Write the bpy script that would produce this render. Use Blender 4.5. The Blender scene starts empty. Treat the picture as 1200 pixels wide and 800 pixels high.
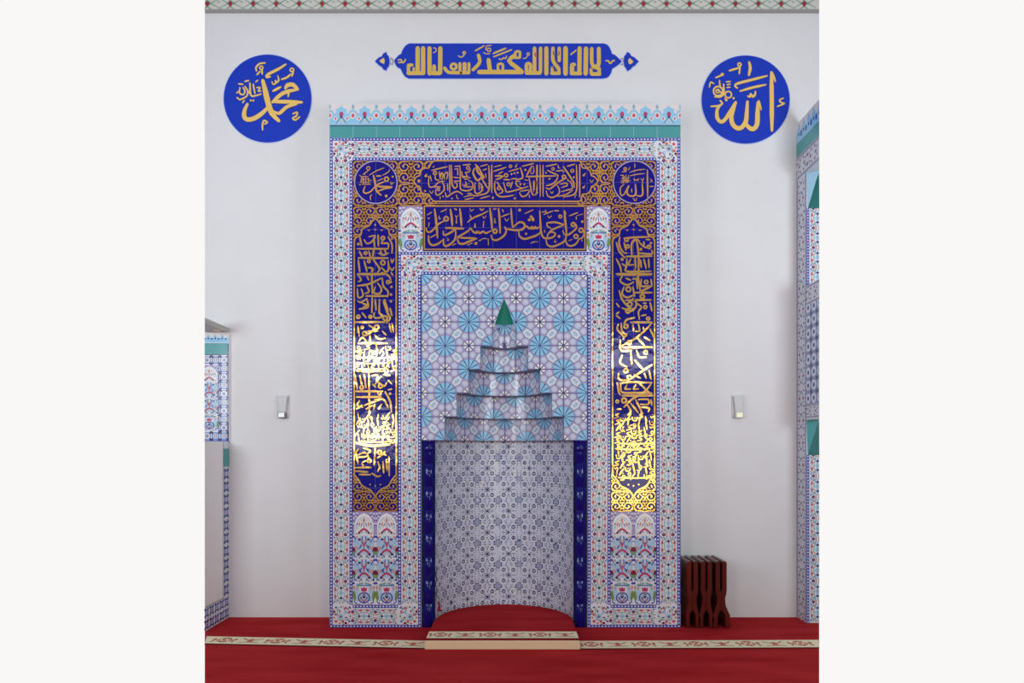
import bpy, bmesh, math, random
from math import sin, cos, pi, radians, sqrt, atan2
C = bpy.context.scene
COL = C.collection

# ---------------------------------------------------------------- camera, world, lights, exposure
EYE = 1.523           # height of the lens above the carpet
DM = 5.8              # lens to the front of the prayer niche (y = 0)
DW = 6.154            # lens to the white wall
YW = DW - DM          # wall plane
SM = 800 / DM         # px per metre on the niche front
SW = 800 / DW         # px per metre on the wall
cam_d = bpy.data.cameras.new('camera')
cam = bpy.data.objects.new('camera', cam_d); COL.objects.link(cam)
cam.location = (0, -DM, EYE); cam.rotation_euler = (pi / 2, 0, 0)
cam_d.sensor_width = 36; cam_d.lens = 36 * 800 / 1200; cam_d.shift_y = 125 / 1200
cam_d.clip_start = 0.05
C.camera = cam
C.view_settings.view_transform = 'Standard'; C.view_settings.look = 'None'
C.view_settings.gamma = 1; C.view_settings.use_curve_mapping = False
C.view_settings.exposure = 0.0
W = bpy.data.worlds.new('world'); C.world = W; W.use_nodes = True
wn = W.node_tree.nodes; wl = W.node_tree.links.new
# off-white surroundings; dimmed behind the lens to cut fill, cooled against red bounce
w_tc = wn.new('ShaderNodeTexCoord'); w_sep = wn.new('ShaderNodeSeparateXYZ'); w_cr = wn.new('ShaderNodeValToRGB')
wl(w_tc.outputs['Generated'], w_sep.inputs[0]); wl(w_sep.outputs['Y'], w_cr.inputs['Fac'])
w_cr.color_ramp.elements[0].position = 0.05; w_cr.color_ramp.elements[0].color = (0.18, 0.215, 0.265, 1)
w_cr.color_ramp.elements[1].position = 0.5; w_cr.color_ramp.elements[1].color = (0.947, 0.938, 0.922, 1)
wl(w_cr.outputs['Color'], wn['Background'].inputs[0])
wn['Background'].inputs[1].default_value = 1.0

def window_light(name, x0, x1, z0, z1, L, col=(1, 1, 1)):
    d = bpy.data.lights.new(name, 'AREA'); d.shape = 'RECTANGLE'
    d.size = x1 - x0; d.size_y = z1 - z0; d.color = col
    d.energy = L * pi * d.size * d.size_y
    o = bpy.data.objects.new(name, d); COL.objects.link(o)
    o.location = ((x0 + x1) / 2, -8.0, (z0 + z1) / 2); o.rotation_euler = (pi / 2, 0, 0)
# daylight through the windows opposite the niche
window_light('window_daylight', -3.3, -2.25, 3.12, 3.56, 24.0)
window_light('window_daylight', -3.3, -2.25, 1.50, 2.20, 13.0, (1, .96, .86))
window_light('window_daylight', 1.9, 3.0, 3.12, 3.56, 14.0)
window_light('window_daylight', 1.9, 2.95, 0.25, 2.15, 6.0, (1, .9, .55))

# two unseen soft fills added to brighten the upper wall, out to the sides
for sx in (-1, 1):
    d = bpy.data.lights.new('wall_fill', 'AREA'); d.shape = 'RECTANGLE'; d.size = 1.6; d.size_y = 1.4
    d.color = (.85, .94, 1); d.spread = 2.35; d.energy = 8.4 * pi * 1.6 * 1.4
    o = bpy.data.objects.new('wall_fill', d); COL.objects.link(o)
    o.location = (3.7 * sx, -4.2, 2.5); o.rotation_euler = (pi / 2 + .42, 0, sx * .35)

# ---------------------------------------------------------------- materials
def lin(c):
    c /= 255
    return c / 12.92 if c <= .04045 else ((c + .055) / 1.055) ** 2.4
GAIN = 1.25
PAL = {  # name: (r,g,b as seen, roughness, metallic, ior level)
 'glaze_white': (213, 217, 225, .16, 0, .4), 'glaze_crest_white': (214, 211, 212, .2, 0, .4),
 'glaze_chain_blue': (62, 74, 164, .16, 0, .4), 'glaze_navy': (48, 52, 110, .16, 0, .4),
 'glaze_cobalt': (14, 16, 104, .1, 0, .35), 'glaze_panel_blue': (22, 20, 122, .1, 0, .22),
 'glaze_panel_dark': (58, 26, 60, .12, 0, .25), 'glaze_joint_blue': (92, 88, 176, .2, 0, .3),
 'glaze_sky': (138, 194, 226, .16, 0, .4), 'glaze_pale_blue': (168, 196, 218, .16, 0, .4),
 'glaze_light_blue': (150, 192, 214, .2, 0, .4), 'glaze_teal': (72, 150, 152, .22, 0, .4),
 'glaze_teal_deep': (34, 128, 112, .3, 0, .4), 'glaze_teal_line': (40, 92, 112, .2, 0, .4),
 'glaze_red': (196, 84, 96, .16, 0, .4), 'glaze_dark_red': (116, 40, 66, .16, 0, .4),
 'glaze_crimson': (178, 62, 100, .16, 0, .4), 'glaze_orange': (196, 132, 108, .16, 0, .4),
 'glaze_green': (112, 150, 118, .16, 0, .4), 'glaze_leaf': (112, 140, 62, .2, 0, .4),
 'glaze_mauve': (156, 146, 186, .18, 0, .4), 'glaze_cell': (186, 194, 214, .18, 0, .4),
 'glaze_hex': (200, 212, 230, .18, 0, .4), 'glaze_line': (66, 72, 124, .2, 0, .4),
 'glaze_star_white': (222, 226, 240, .16, 0, .4),
 'glaze_niche': (202, 209, 232, .22, 0, .35), 'glaze_niche_light': (220, 226, 243, .22, 0, .35), 'glaze_niche_dark': (80, 90, 134, .22, 0, .35),
 'glaze_niche_mid': (128, 138, 174, .22, 0, .35), 'glaze_niche_ink': (62, 66, 104, .22, 0, .35),
 'gold_lustre': (230, 174, 96, .11, .62, .5), 'gold_pale': (178, 166, 190, .3, .3, .5),
 'paint_blue': (16, 52, 176, .5, 0, .3), 'paint_gold': (226, 188, 106, .5, 0, .3), 'paint_gold_edge': (92, 72, 70, .5, 0, .3),
 'paint_gold_dull': (204, 172, 86, .5, 0, .3),
 'paint_edge': (178, 190, 236, .5, 0, .3),
 'soffit_shade': (118, 120, 138, .5, 0, .3), 'board_white': (224, 226, 227, .5, 0, .3), 'board_grey': (170, 168, 164, .5, 0, .3),  # soffit colour is darkened to stand in for shade under the ledges
 'board_joint': (130, 130, 128, .6, 0, .3),
 'cornice_pale': (198, 197, 190, .6, 0, .3), 'cornice_green': (128, 160, 140, .6, 0, .3), 'cornice_red': (150, 44, 60, .6, 0, .3),
 'cornice_shade': (150, 148, 146, .6, 0, .3),
 'minbar_pale': (192, 196, 208, .25, 0, .4), 'minbar_ink': (112, 116, 152, .25, 0, .4), 'minbar_red': (134, 92, 112, .25, 0, .4),
 'riser_wood': (232, 202, 164, .55, 0, .3), 'band_cream': (240, 216, 184, .95, 0, .1), 'band_motif': (184, 104, 88, .95, 0, .1),
 'band_dark': (96, 22, 24, .95, 0, .1),
 'lamp_white': (196, 196, 196, .4, 0, .4), 'lamp_grey': (188, 189, 191, .4, 0, .4), 'lamp_dark': (120, 122, 122, .35, 0, .4),
 'lens_clear': (200, 200, 200, .15, 0, .5), 'tassel_red': (150, 34, 48, .8, 0, .2), 'cord_dark': (30, 22, 34, .6, 0, .3),
}
_M = {}
def M(n):
    if n in _M: return _M[n]
    m = bpy.data.materials.new(n); m.use_nodes = True
    nt = m.node_tree; b = nt.nodes['Principled BSDF']
    r, g, bl, ro, me, sp = PAL[n]
    k = 1.0 if me > .8 else GAIN
    col = tuple(min(.93, lin(v) * k) for v in (r, g, bl)) + (1,)
    b.inputs['Base Color'].default_value = col
    b.inputs['Roughness'].default_value = ro; b.inputs['Metallic'].default_value = me
    b.inputs['Specular IOR Level'].default_value = sp
    if n.startswith('gl') or n.startswith('gold'):
        tc = nt.nodes.new('ShaderNodeTexCoord'); no = nt.nodes.new('ShaderNodeTexNoise'); bp = nt.nodes.new('ShaderNodeBump')
        no.inputs['Scale'].default_value = 9; no.inputs['Detail'].default_value = 2
        bp.inputs['Strength'].default_value = .26 if n in ('gold_lustre', 'glaze_panel_blue', 'glaze_cobalt') else .12
        bp.inputs['Distance'].default_value = .01
        nt.links.new(tc.outputs['Object'], no.inputs['Vector']); nt.links.new(no.outputs['Fac'], bp.inputs['Height'])
        nt.links.new(bp.outputs['Normal'], b.inputs['Normal'])
    _M[n] = m
    return m

def noise_mat(name, c1, c2, scale, rough, stretch=(1, 1, 1), bump=.2, spec=.2, detail=6, fine=None):
    m = bpy.data.materials.new(name); m.use_nodes = True
    nt = m.node_tree; b = nt.nodes['Principled BSDF']; N = nt.nodes.new; L = nt.links.new
    tc = N('ShaderNodeTexCoord'); mp = N('ShaderNodeMapping'); no = N('ShaderNodeTexNoise'); cr = N('ShaderNodeValToRGB')
    mp.inputs['Scale'].default_value = stretch
    no.inputs['Scale'].default_value = scale; no.inputs['Detail'].default_value = detail
    L(tc.outputs['Object'], mp.inputs['Vector']); L(mp.outputs['Vector'], no.inputs['Vector'])
    cr.color_ramp.elements[0].position = .3; cr.color_ramp.elements[1].position = .7
    cr.color_ramp.elements[0].color = tuple(lin(v) * GAIN for v in c1) + (1,)
    cr.color_ramp.elements[1].color = tuple(lin(v) * GAIN for v in c2) + (1,)
    L(no.outputs['Fac'], cr.inputs['Fac']); L(cr.outputs['Color'], b.inputs['Base Color'])
    b.inputs['Roughness'].default_value = rough; b.inputs['Specular IOR Level'].default_value = spec
    bp = N('ShaderNodeBump'); bp.inputs['Strength'].default_value = bump; bp.inputs['Distance'].default_value = .01
    if fine:
        n2 = N('ShaderNodeTexNoise'); n2.inputs['Scale'].default_value = fine; n2.inputs['Detail'].default_value = 3
        L(tc.outputs['Object'], n2.inputs['Vector']); L(n2.outputs['Fac'], bp.inputs['Height'])
    else:
        L(no.outputs['Fac'], bp.inputs['Height'])
    L(bp.outputs['Normal'], b.inputs['Normal'])
    return m
M_WALL = noise_mat('wall_paint', (211, 213, 214), (214, 216, 217), 3, .7, bump=.04, fine=150)
M_CARPET = noise_mat('red_carpet_pile', (150, 27, 32), (176, 44, 48), 2.2, .95, stretch=(.6, 2.4, 1), bump=.5, spec=.05, fine=240)
M_WOOD = noise_mat('dark_red_wood', (62, 8, 4), (100, 18, 8), 4, .3, stretch=(1, 1, .12), bump=.08, spec=.4)

# ---------------------------------------------------------------- objects
def thing(name, label, cat, loc=(0, 0, 0), group=None):
    o = bpy.data.objects.new(name, None); COL.objects.link(o)
    o.location = loc; o.empty_display_size = .1
    o['label'] = label; o['category'] = cat
    if group: o['group'] = group
    return o
def link(name, me, parent=None, label=None):
    o = bpy.data.objects.new(name, me); COL.objects.link(o)
    if parent is not None:
        o.parent = parent
        o.matrix_parent_inverse = parent_world(parent).inverted()
    if label: o['label'] = label
    return o
from mathutils import Matrix, Vector
def parent_world(p):
    m = Matrix.Translation(p.location)
    return (parent_world(p.parent) @ p.matrix_parent_inverse @ m) if p.parent else m

class MB:
    """collects vertices, faces and material slots of ONE mesh"""
    def __init__(s): s.v = []; s.f = []; s.mi = []; s.mats = []; s.sm = []
    def mat(s, m):
        if isinstance(m, str): m = M(m)
        if m not in s.mats: s.mats.append(m)
        return s.mats.index(m)
    def face(s, pts, m, smooth=False):
        i = len(s.v); s.v += pts; s.f.append(tuple(range(i, i + len(pts)))); s.mi.append(s.mat(m)); s.sm.append(smooth)
    def raw(s, vs, fs, m, smooth=False):
        i = len(s.v); s.v += vs; k = s.mat(m)
        for f in fs: s.f.append(tuple(i + j for j in f)); s.mi.append(k); s.sm.append(smooth)
    def box(s, x0, x1, y0, y1, z0, z1, m):
        vs = [(x, y, z) for x in (x0, x1) for y in (y0, y1) for z in (z0, z1)]
        s.raw(vs, [(0, 1, 3, 2), (4, 6, 7, 5), (0, 4, 5, 1), (2, 3, 7, 6), (0, 2, 6, 4), (1, 5, 7, 3)], m)
    def prism(s, plan, z0, z1, m):   # plan: xy polygon (counter-clockwise)
        n = len(plan)
        vs = [(x, y, z0) for x, y in plan] + [(x, y, z1) for x, y in plan]
        s.raw(vs, [tuple(range(n))[::-1], tuple(range(n, 2 * n))] + [(i, (i + 1) % n, n + (i + 1) % n, n + i) for i in range(n)], m)
    def slab(s, outline, y0, y1, m):  # outline: xz polygon, y0 front, y1 back
        n = len(outline)
        vs = [(x, y0, z) for x, z in outline] + [(x, y1, z) for x, z in outline]
        s.raw(vs, [tuple(range(n)), tuple(range(n, 2 * n))[::-1]] + [(i, n + i, n + (i + 1) % n, (i + 1) % n) for i in range(n)], m)
    def tube(s, pts, r, m, n=8):
        rings = []; vs = []
        P = [Vector(p) for p in pts]
        for i, p in enumerate(P):
            d = (P[min(i + 1, len(P) - 1)] - P[max(i - 1, 0)]).normalized()
            a = d.orthogonal().normalized() if i == 0 else (a - d * a.dot(d)).normalized()
            b = d.cross(a); rr = r[i] if isinstance(r, (list, tuple)) else r
            vs += [tuple(p + (a * cos(2 * pi * k / n) + b * sin(2 * pi * k / n)) * rr) for k in range(n)]
        fs = [(i * n + k, i * n + (k + 1) % n, (i + 1) * n + (k + 1) % n, (i + 1) * n + k) for i in range(len(P) - 1) for k in range(n)]
        fs += [tuple(range(n))[::-1], tuple(range((len(P) - 1) * n, len(P) * n))]
        s.raw(vs, fs, m, True)
    def lathe(s, prof, cx, cy, m, n=24):  # prof: (r, z)
        vs = [(cx + r * cos(2 * pi * k / n), cy + r * sin(2 * pi * k / n), z) for r, z in prof for k in range(n)]
        fs = [(i * n + k, i * n + (k + 1) % n, (i + 1) * n + (k + 1) % n, (i + 1) * n + k) for i in range(len(prof) - 1) for k in range(n)]
        s.raw(vs, fs, m, True)
    def build(s, name, parent=None, label=None, normals=False, bevel=0):
        me = bpy.data.meshes.new(name); me.from_pydata(s.v, [], s.f)
        for m in s.mats: me.materials.append(m)
        me.polygons.foreach_set('material_index', s.mi); me.polygons.foreach_set('use_smooth', s.sm)
        if normals:
            bm = bmesh.new(); bm.from_mesh(me); bmesh.ops.remove_doubles(bm, verts=bm.verts, dist=1e-5)
            bmesh.ops.recalc_face_normals(bm, faces=bm.faces); bm.to_mesh(me); bm.free()
        me.update()
        o = link(name, me, parent, label)
        if bevel:
            md = o.modifiers.new('bevel', 'BEVEL'); md.width = bevel; md.segments = 2; md.limit_method = 'ANGLE'
        return o

# ---------------------------------------------------------------- flat ornament laid on a surface
def clip_half(P, a, b, c):            # keep a*x+b*y <= c
    out = []
    for i in range(len(P)):
        p, q = P[i], P[(i + 1) % len(P)]
        dp = a * p[0] + b * p[1] - c; dq = a * q[0] + b * q[1] - c
        if dp <= 0: out.append(p)
        if (dp < 0 < dq) or (dq < 0 < dp):
            t = dp / (dp - dq); out.append((p[0] + (q[0] - p[0]) * t, p[1] + (q[1] - p[1]) * t))
    return out
def clip_convex(P, R):                # R: convex region, any winding
    A = sum(R[i][0] * R[(i + 1) % len(R)][1] - R[(i + 1) % len(R)][0] * R[i][1] for i in range(len(R)))
    sg = 1 if A > 0 else -1
    for i in range(len(R)):
        (x0, y0), (x1, y1) = R[i], R[(i + 1) % len(R)]
        a, b = (y1 - y0) * sg, -(x1 - x0) * sg
        P = clip_half(P, a, b, a * x0 + b * y0)
        if len(P) < 3: return []
    return P
EPS = .0008
def plane_niche(u, v, k): return ((u - 600) / SM, -k * EPS, EYE + (525 - v) / SM)
def plane_at(depth):                  # photo-scale drawing at a given distance from the lens
    s = 800 / depth
    return lambda u, v, k: ((u - 600) / s, depth - DM - k * EPS, EYE + (525 - v) / s)
def ngon(cx, cy, r, n=10, ry=None, rot=0):
    ry = r if ry is None else ry
    P = [(r * cos(2 * pi * i / n), ry * sin(2 * pi * i / n)) for i in range(n)]
    c, s = cos(rot), sin(rot)
    return [(cx + x * c - y * s, cy + x * s + y * c) for x, y in P]
def spline(P, step):
    if len(P) == 2:
        n = max(1, min(8, int(math.dist(P[0], P[1]) / step)))
        return [(P[0][0] + (P[1][0] - P[0][0]) * i / n, P[0][1] + (P[1][1] - P[0][1]) * i / n) for i in range(n + 1)]
    Q = [(2 * P[0][0] - P[1][0], 2 * P[0][1] - P[1][1])] + list(P) + [(2 * P[-1][0] - P[-2][0], 2 * P[-1][1] - P[-2][1])]
    out = []
    for i in range(1, len(Q) - 2):
        p0, p1, p2, p3 = Q[i - 1:i + 3]
        n = max(2, min(10, int(math.dist(p1, p2) / step)))
        for j in range(n):
            t = j / n
            out.append(tuple(.5 * (2 * p1[a] + (p2[a] - p0[a]) * t + (2 * p0[a] - 5 * p1[a] + 4 * p2[a] - p3[a]) * t * t
                                   + (3 * p1[a] - p0[a] - 3 * p2[a] + p3[a]) * t ** 3) for a in (0, 1)))
    out.append(P[-1])
    return out

class Pat(MB):
    """2-D ornament in layers; mapf(u, v, layer) puts it on the surface"""
    def __init__(s, mapf, regions=None, strip=None):
        super().__init__(); s.mapf = mapf; s.regions = regions; s.strip = strip; s.T = None; s.lift = 0; s.n = 0
    def poly(s, P, m, k=1):
        k += s.lift
        if s.T: P = [s.T(*p) for p in P]
        parts = [P]
        if s.regions: parts = [q for R in s.regions for q in [clip_convex(P, R)] if len(q) > 2]
        if s.strip:
            out = []
            for q in parts:
                lo, hi = min(p[0] for p in q), max(p[0] for p in q)
                i0, i1 = math.floor(lo / s.strip), math.ceil(hi / s.strip)
                if i1 - i0 <= 1: out.append(q); continue
                for i in range(i0, i1):
                    r = clip_half(clip_half(q, -1, 0, -i * s.strip), 1, 0, (i + 1) * s.strip)
                    if len(r) > 2: out.append(r)
            parts = out
        for q in parts:
            s.n = (s.n + 1) % 29      # each piece of glaze lies a hair above the one drawn before it
            s.face([s.mapf(u, v, k + s.n * .03) for u, v in q], m)
    def rect(s, x0, y0, x1, y1, m, k=0): s.poly([(x0, y0), (x1, y0), (x1, y1), (x0, y1)], m, k)
    def disc(s, x, y, r, m, k=1, n=10, ry=None, rot=0): s.poly(ngon(x, y, r, n, ry, rot), m, k)
    def line(s, x0, y0, x1, y1, w, m, k=1):
        d = math.dist((x0, y0), (x1, y1)) or 1; nx, ny = -(y1 - y0) / d * w / 2, (x1 - x0) / d * w / 2
        s.poly([(x0 + nx, y0 + ny), (x1 + nx, y1 + ny), (x1 - nx, y1 - ny), (x0 - nx, y0 - ny)], m, k)
    def stroke(s, P, w, m, k=1, taper=.6, closed=False, step=None):
        if closed: P = list(P) + [P[0]]
        Q = spline(P, step or w * .7); n = len(Q)
        L = []; R = []
        for i, p in enumerate(Q):
            a, b = Q[max(i - 1, 0)], Q[min(i + 1, n - 1)]
            dx, dy = b[0] - a[0], b[1] - a[1]; d = math.hypot(dx, dy) or 1
            t = i / (n - 1); f = 1 if closed else taper + (1 - taper) * min(1, 3.2 * min(t, 1 - t) + .15)
            h = w / 2 * f
            L.append((p[0] - dy / d * h, p[1] + dx / d * h)); R.append((p[0] + dy / d * h, p[1] - dx / d * h))
        for i in range(n - 1): s.poly([L[i], L[i + 1], R[i + 1], R[i]], m, k)
        if not closed:
            for p, a, b in ((Q[0], L[0], R[0]), (Q[-1], L[-1], R[-1])):
                s.poly(ngon(p[0], p[1], math.dist(a, b) / 2, 6), m, k)
    def ring(s, x, y, r, w, m, k=1, n=16, ry=None):
        A = ngon(x, y, r + w / 2, n, None if ry is None else ry + w / 2); B = ngon(x, y, max(.01, r - w / 2), n, None if ry is None else ry - w / 2)
        for i in range(n): s.poly([A[i], A[(i + 1) % n], B[(i + 1) % n], B[i]], m, k)
    def ink(s, org, txt, m, k=1, taper=.6, grow=0, mirror=None):
        """txt: 'w x y x y ...; o r w x y; d r x y' in a drawing grid with origin and scale org"""
        x0, y0, sc = org
        X = lambda v: x0 + v / sc
        Y = lambda v: y0 + v / sc
        for item in txt.replace('\n', ' ').split(';'):
            a = item.split()
            if not a: continue
            for mi in ((None, mirror) if mirror is not None else (None,)):
                f = (lambda v: X(v)) if mi is None else (lambda v: X(2 * mi - v))
                if a[0] == 'o':
                    r, w, x, y = map(float, a[1:5]); s.ring(f(x), Y(y), r / sc, w / sc + grow, m, k, 12)
                elif a[0] == 'd':
                    r, x, y = map(float, a[1:4]); s.disc(f(x), Y(y), r / sc + grow / 2, m, k, 8)
                else:
                    n = [float(q) for q in a]
                    P = [(f(n[i]), Y(n[i + 1])) for i in range(1, len(n), 2)]
                    s.stroke(P, n[0] / sc + grow, m, k, taper)

# ---------------------------------------------------------------- tile motifs (a, b in -.5..+.5 of one tile, b grows downwards)
def at_tile(P, cx, cy, sa, sb, rot=0):
    c, s = cos(rot), sin(rot)
    P.T = lambda a, b: (cx + (a * c - b * s) * sa, cy + (a * s + b * c) * sb)
def chain(P, a0, a1, b, w, n):
    """blue band with white beads along a, centred on b"""
    P.rect(a0, b - w / 2, a1, b + w / 2, 'glaze_chain_blue', 1)
    for i in range(n):
        x = a0 + (a1 - a0) * (i + .5) / n
        P.disc(x, b, (a1 - a0) / n * .31, 'glaze_white', 2, 6, w * .25)
def border_motif(P, first=True):
    for sb in (-1, 1):
        P.disc(-.5, .19 * sb, .078, 'glaze_chain_blue', 1, 8); P.disc(-.5, .19 * sb, .062, 'glaze_dark_red', 2, 8)
        P.disc(-.5, .19 * sb, .022, 'glaze_orange', 3, 5)
        for sa in (-1, 1):
            P.disc(.145 * sa, .25 * sb, .066, 'glaze_red', 2, 7, .046); P.disc(.15 * sa, .225 * sb, .026, 'glaze_crimson', 3, 6)
            P.disc(.225 * sa, .255 * sb, .036, 'glaze_orange', 2, 6); P.disc(.08 * sa, .285 * sb, .03, 'glaze_orange', 2, 6)
            P.disc(.31 * sa, .16 * sb, .052, 'glaze_green', 2, 6, .034); P.disc(.29 * sa, .31 * sb, .036, 'glaze_pale_blue', 2, 6)
            P.disc(.38 * sa, .29 * sb, .034, 'glaze_chain_blue', 2, 5); P.disc(.385 * sa, .19 * sb, .026, 'glaze_chain_blue', 2, 5)
            P.disc(.43 * sa, .07 * sb, .036, 'glaze_orange', 2, 5); P.disc(.43 * sa, .31 * sb, .028, 'glaze_green', 2, 5)
            P.stroke([(.44 * sa, .04 * sb), (.36 * sa, .1 * sb), (.24 * sa, .1 * sb), (.1 * sa, .17 * sb), (0, .15 * sb)], .028, 'glaze_green', 1, step=.08)
            P.stroke([(.4 * sa, .3 * sb), (.28 * sa, .22 * sb), (.16 * sa, .31 * sb)], .022, 'glaze_chain_blue', 1, step=.1)
    P.disc(0, 0, .16, 'glaze_pale_blue', 1, 8, .085); P.disc(0, 0, .06, 'glaze_green', 2, 6, .022)
    for sa in (-1, 1):
        P.disc(.34 * sa, 0, .06, 'glaze_pale_blue', 1, 6)
        P.disc(.215 * sa, 0, .08, 'glaze_navy', 2, 6, .034); P.disc(.215 * sa, 0, .034, 'glaze_navy', 2, 6, .088)
        P.disc(0, .13 * sa, .05, 'glaze_pale_blue', 1, 6); P.disc(0, .26 * sa, .03, 'glaze_green', 2, 5); P.disc(-.5, 0.07 * sa, .03, 'glaze_red', 2, 5)
def border_strip(P, x0, y0, x1, y1, n, horizontal, beads=(True, True), pale='glaze_white'):
    P.T = None
    P.rect(x0, y0, x1, y1, pale, 0)
    w = (y1 - y0) if horizontal else (x1 - x0); L = (x1 - x0) if horizontal else (y1 - y0)
    for i in range(n):
        t = (i + .5) / n * L
        if horizontal: at_tile(P, x0 + t, (y0 + y1) / 2, L / n, w, 0)
        else:
            P.T = (lambda cy, s: lambda a, b: ((x0 + x1) / 2 + b * w, cy + a * s))(y0 + t, L / n)
        border_motif(P)
        for e, sb in zip(beads, (-1, 1)):
            if e: chain(P, -.5, .5, .43 * sb, .14, 7)
    P.T = None
def corner_tile(P, x0, y0, x1, y1, sx, sy):
    """corner of a border; sx, sy point to the outer corner"""
    P.T = None; P.rect(x0, y0, x1, y1, 'glaze_white', 0)
    at_tile(P, (x0 + x1) / 2, (y0 + y1) / 2, x1 - x0, y1 - y0)
    P.T = (lambda f: lambda a, b: f(a * sx, b * sy))(P.T)
    for t in (0, 1):
        T0 = P.T
        if t: P.T = (lambda f: lambda a, b: f(b, a))(T0)
        chain(P, -.5, .5, .432, .12, 7)
        P.disc(-.36, -.4, .04, 'glaze_chain_blue', 2, 6)
        P.disc(.24, -.08, .06, 'glaze_red', 2, 7); P.disc(.16, -.28, .04, 'glaze_green', 2, 6); P.disc(-.05, .2, .04, 'glaze_orange', 2, 6)
        P.disc(-.22, .06, .07, 'glaze_navy', 2, 6, .03); P.disc(-.2, .3, .06, 'glaze_dark_red', 2, 8)
        P.T = T0
    P.disc(.02, .02, .15, 'glaze_pale_blue', 1, 8); P.disc(.02, .02, .06, 'glaze_navy', 2, 6); P.disc(.02, .02, .03, 'glaze_orange', 3, 6)
    for a, b, m_, r_ in ((-.36, -.2, 'glaze_red', .06), (-.2, -.36, 'glaze_red', .06), (.22, .22, 'glaze_red', .07), (.3, .06, 'glaze_orange', .05), (.06, .3, 'glaze_orange', .05), (-.36, .22, 'glaze_chain_blue', .05), (.22, -.38, 'glaze_chain_blue', .05),
                         (-.3, -.32, 'glaze_green', .05), (-.4, .0, 'glaze_green', .05), (.0, -.4, 'glaze_green', .05), (-.16, -.14, 'glaze_pale_blue', .07), (.34, -.3, 'glaze_orange', .04), (-.3, .36, 'glaze_orange', .04), (-.1, .36, 'glaze_chain_blue', .04), (.36, -.1, 'glaze_chain_blue', .04)):
        P.disc(a, b, r_, m_, 2, 6)
    P.stroke([(-.4, .1), (-.15, .16), (.1, .16), (.16, -.1), (.1, -.4)], .03, 'glaze_green', 1); P.stroke([(-.42, -.1), (-.2, -.2), (-.1, -.42)], .03, 'glaze_chain_blue', 1)
    P.T = None
def leaf(P, a, b, l, w, ang, m, k=2):
    c, s = cos(ang), sin(ang)
    P.poly([(a + x * l * c - y * w * s, b + x * l * s + y * w * c) for x, y in ((-.5, 0), (-.2, .42), (.15, .4), (.5, 0), (.15, -.4), (-.2, -.42))], m, k)
def vase_motif(P, tulips=True):
    P.disc(0, .2, .27, 'glaze_chain_blue', 2, 14, .25); P.disc(0, .2, .215, 'glaze_pale_blue', 3, 14, .195); P.disc(0, .04, .05, 'glaze_orange', 4, 6)
    P.disc(0, .13, .07, 'glaze_navy', 4, 8, .1); P.disc(0, .1, .035, 'glaze_pale_blue', 5, 6)
    leaf(P, -.08, .29, .18, .08, .7, 'glaze_red', 4); leaf(P, .08, .29, .18, .08, -.7, 'glaze_red', 4); P.disc(0, .36, .05, 'glaze_navy', 4, 6, .03)
    for s in (-1, 1):
        P.disc(.13 * s, .2, .04, 'glaze_navy', 4, 6)
        leaf(P, .43 * s, .12, .52, .16, pi / 2 + .12 * s, 'glaze_leaf'); leaf(P, .41 * s, .1, .4, .05, pi / 2, 'glaze_green', 3)
        P.disc(.44 * s, -.24, .045, 'glaze_orange', 2, 6, .09); P.disc(.3 * s, -.2, .035, 'glaze_orange', 2, 6, .07)
        P.disc(.34 * s, .43, .05, 'glaze_chain_blue', 2, 6, .03)
        for i in range(3): leaf(P, .1 * s + .1 * s * i, -.4 + .02 * i, .2, .06, pi / 2 - .5 * s - .2 * i * s, 'glaze_green')
    P.rect(-.2, -.3, .2, -.02, 'glaze_white', 2)
    P.poly([(-.15, -.26), (-.07, -.2), (0, -.27), (.07, -.2), (.15, -.26), (.11, -.07), (-.11, -.07)], 'glaze_crimson', 3)
    P.rect(-.3, -.34, .3, -.3, 'glaze_chain_blue', 2)
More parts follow.
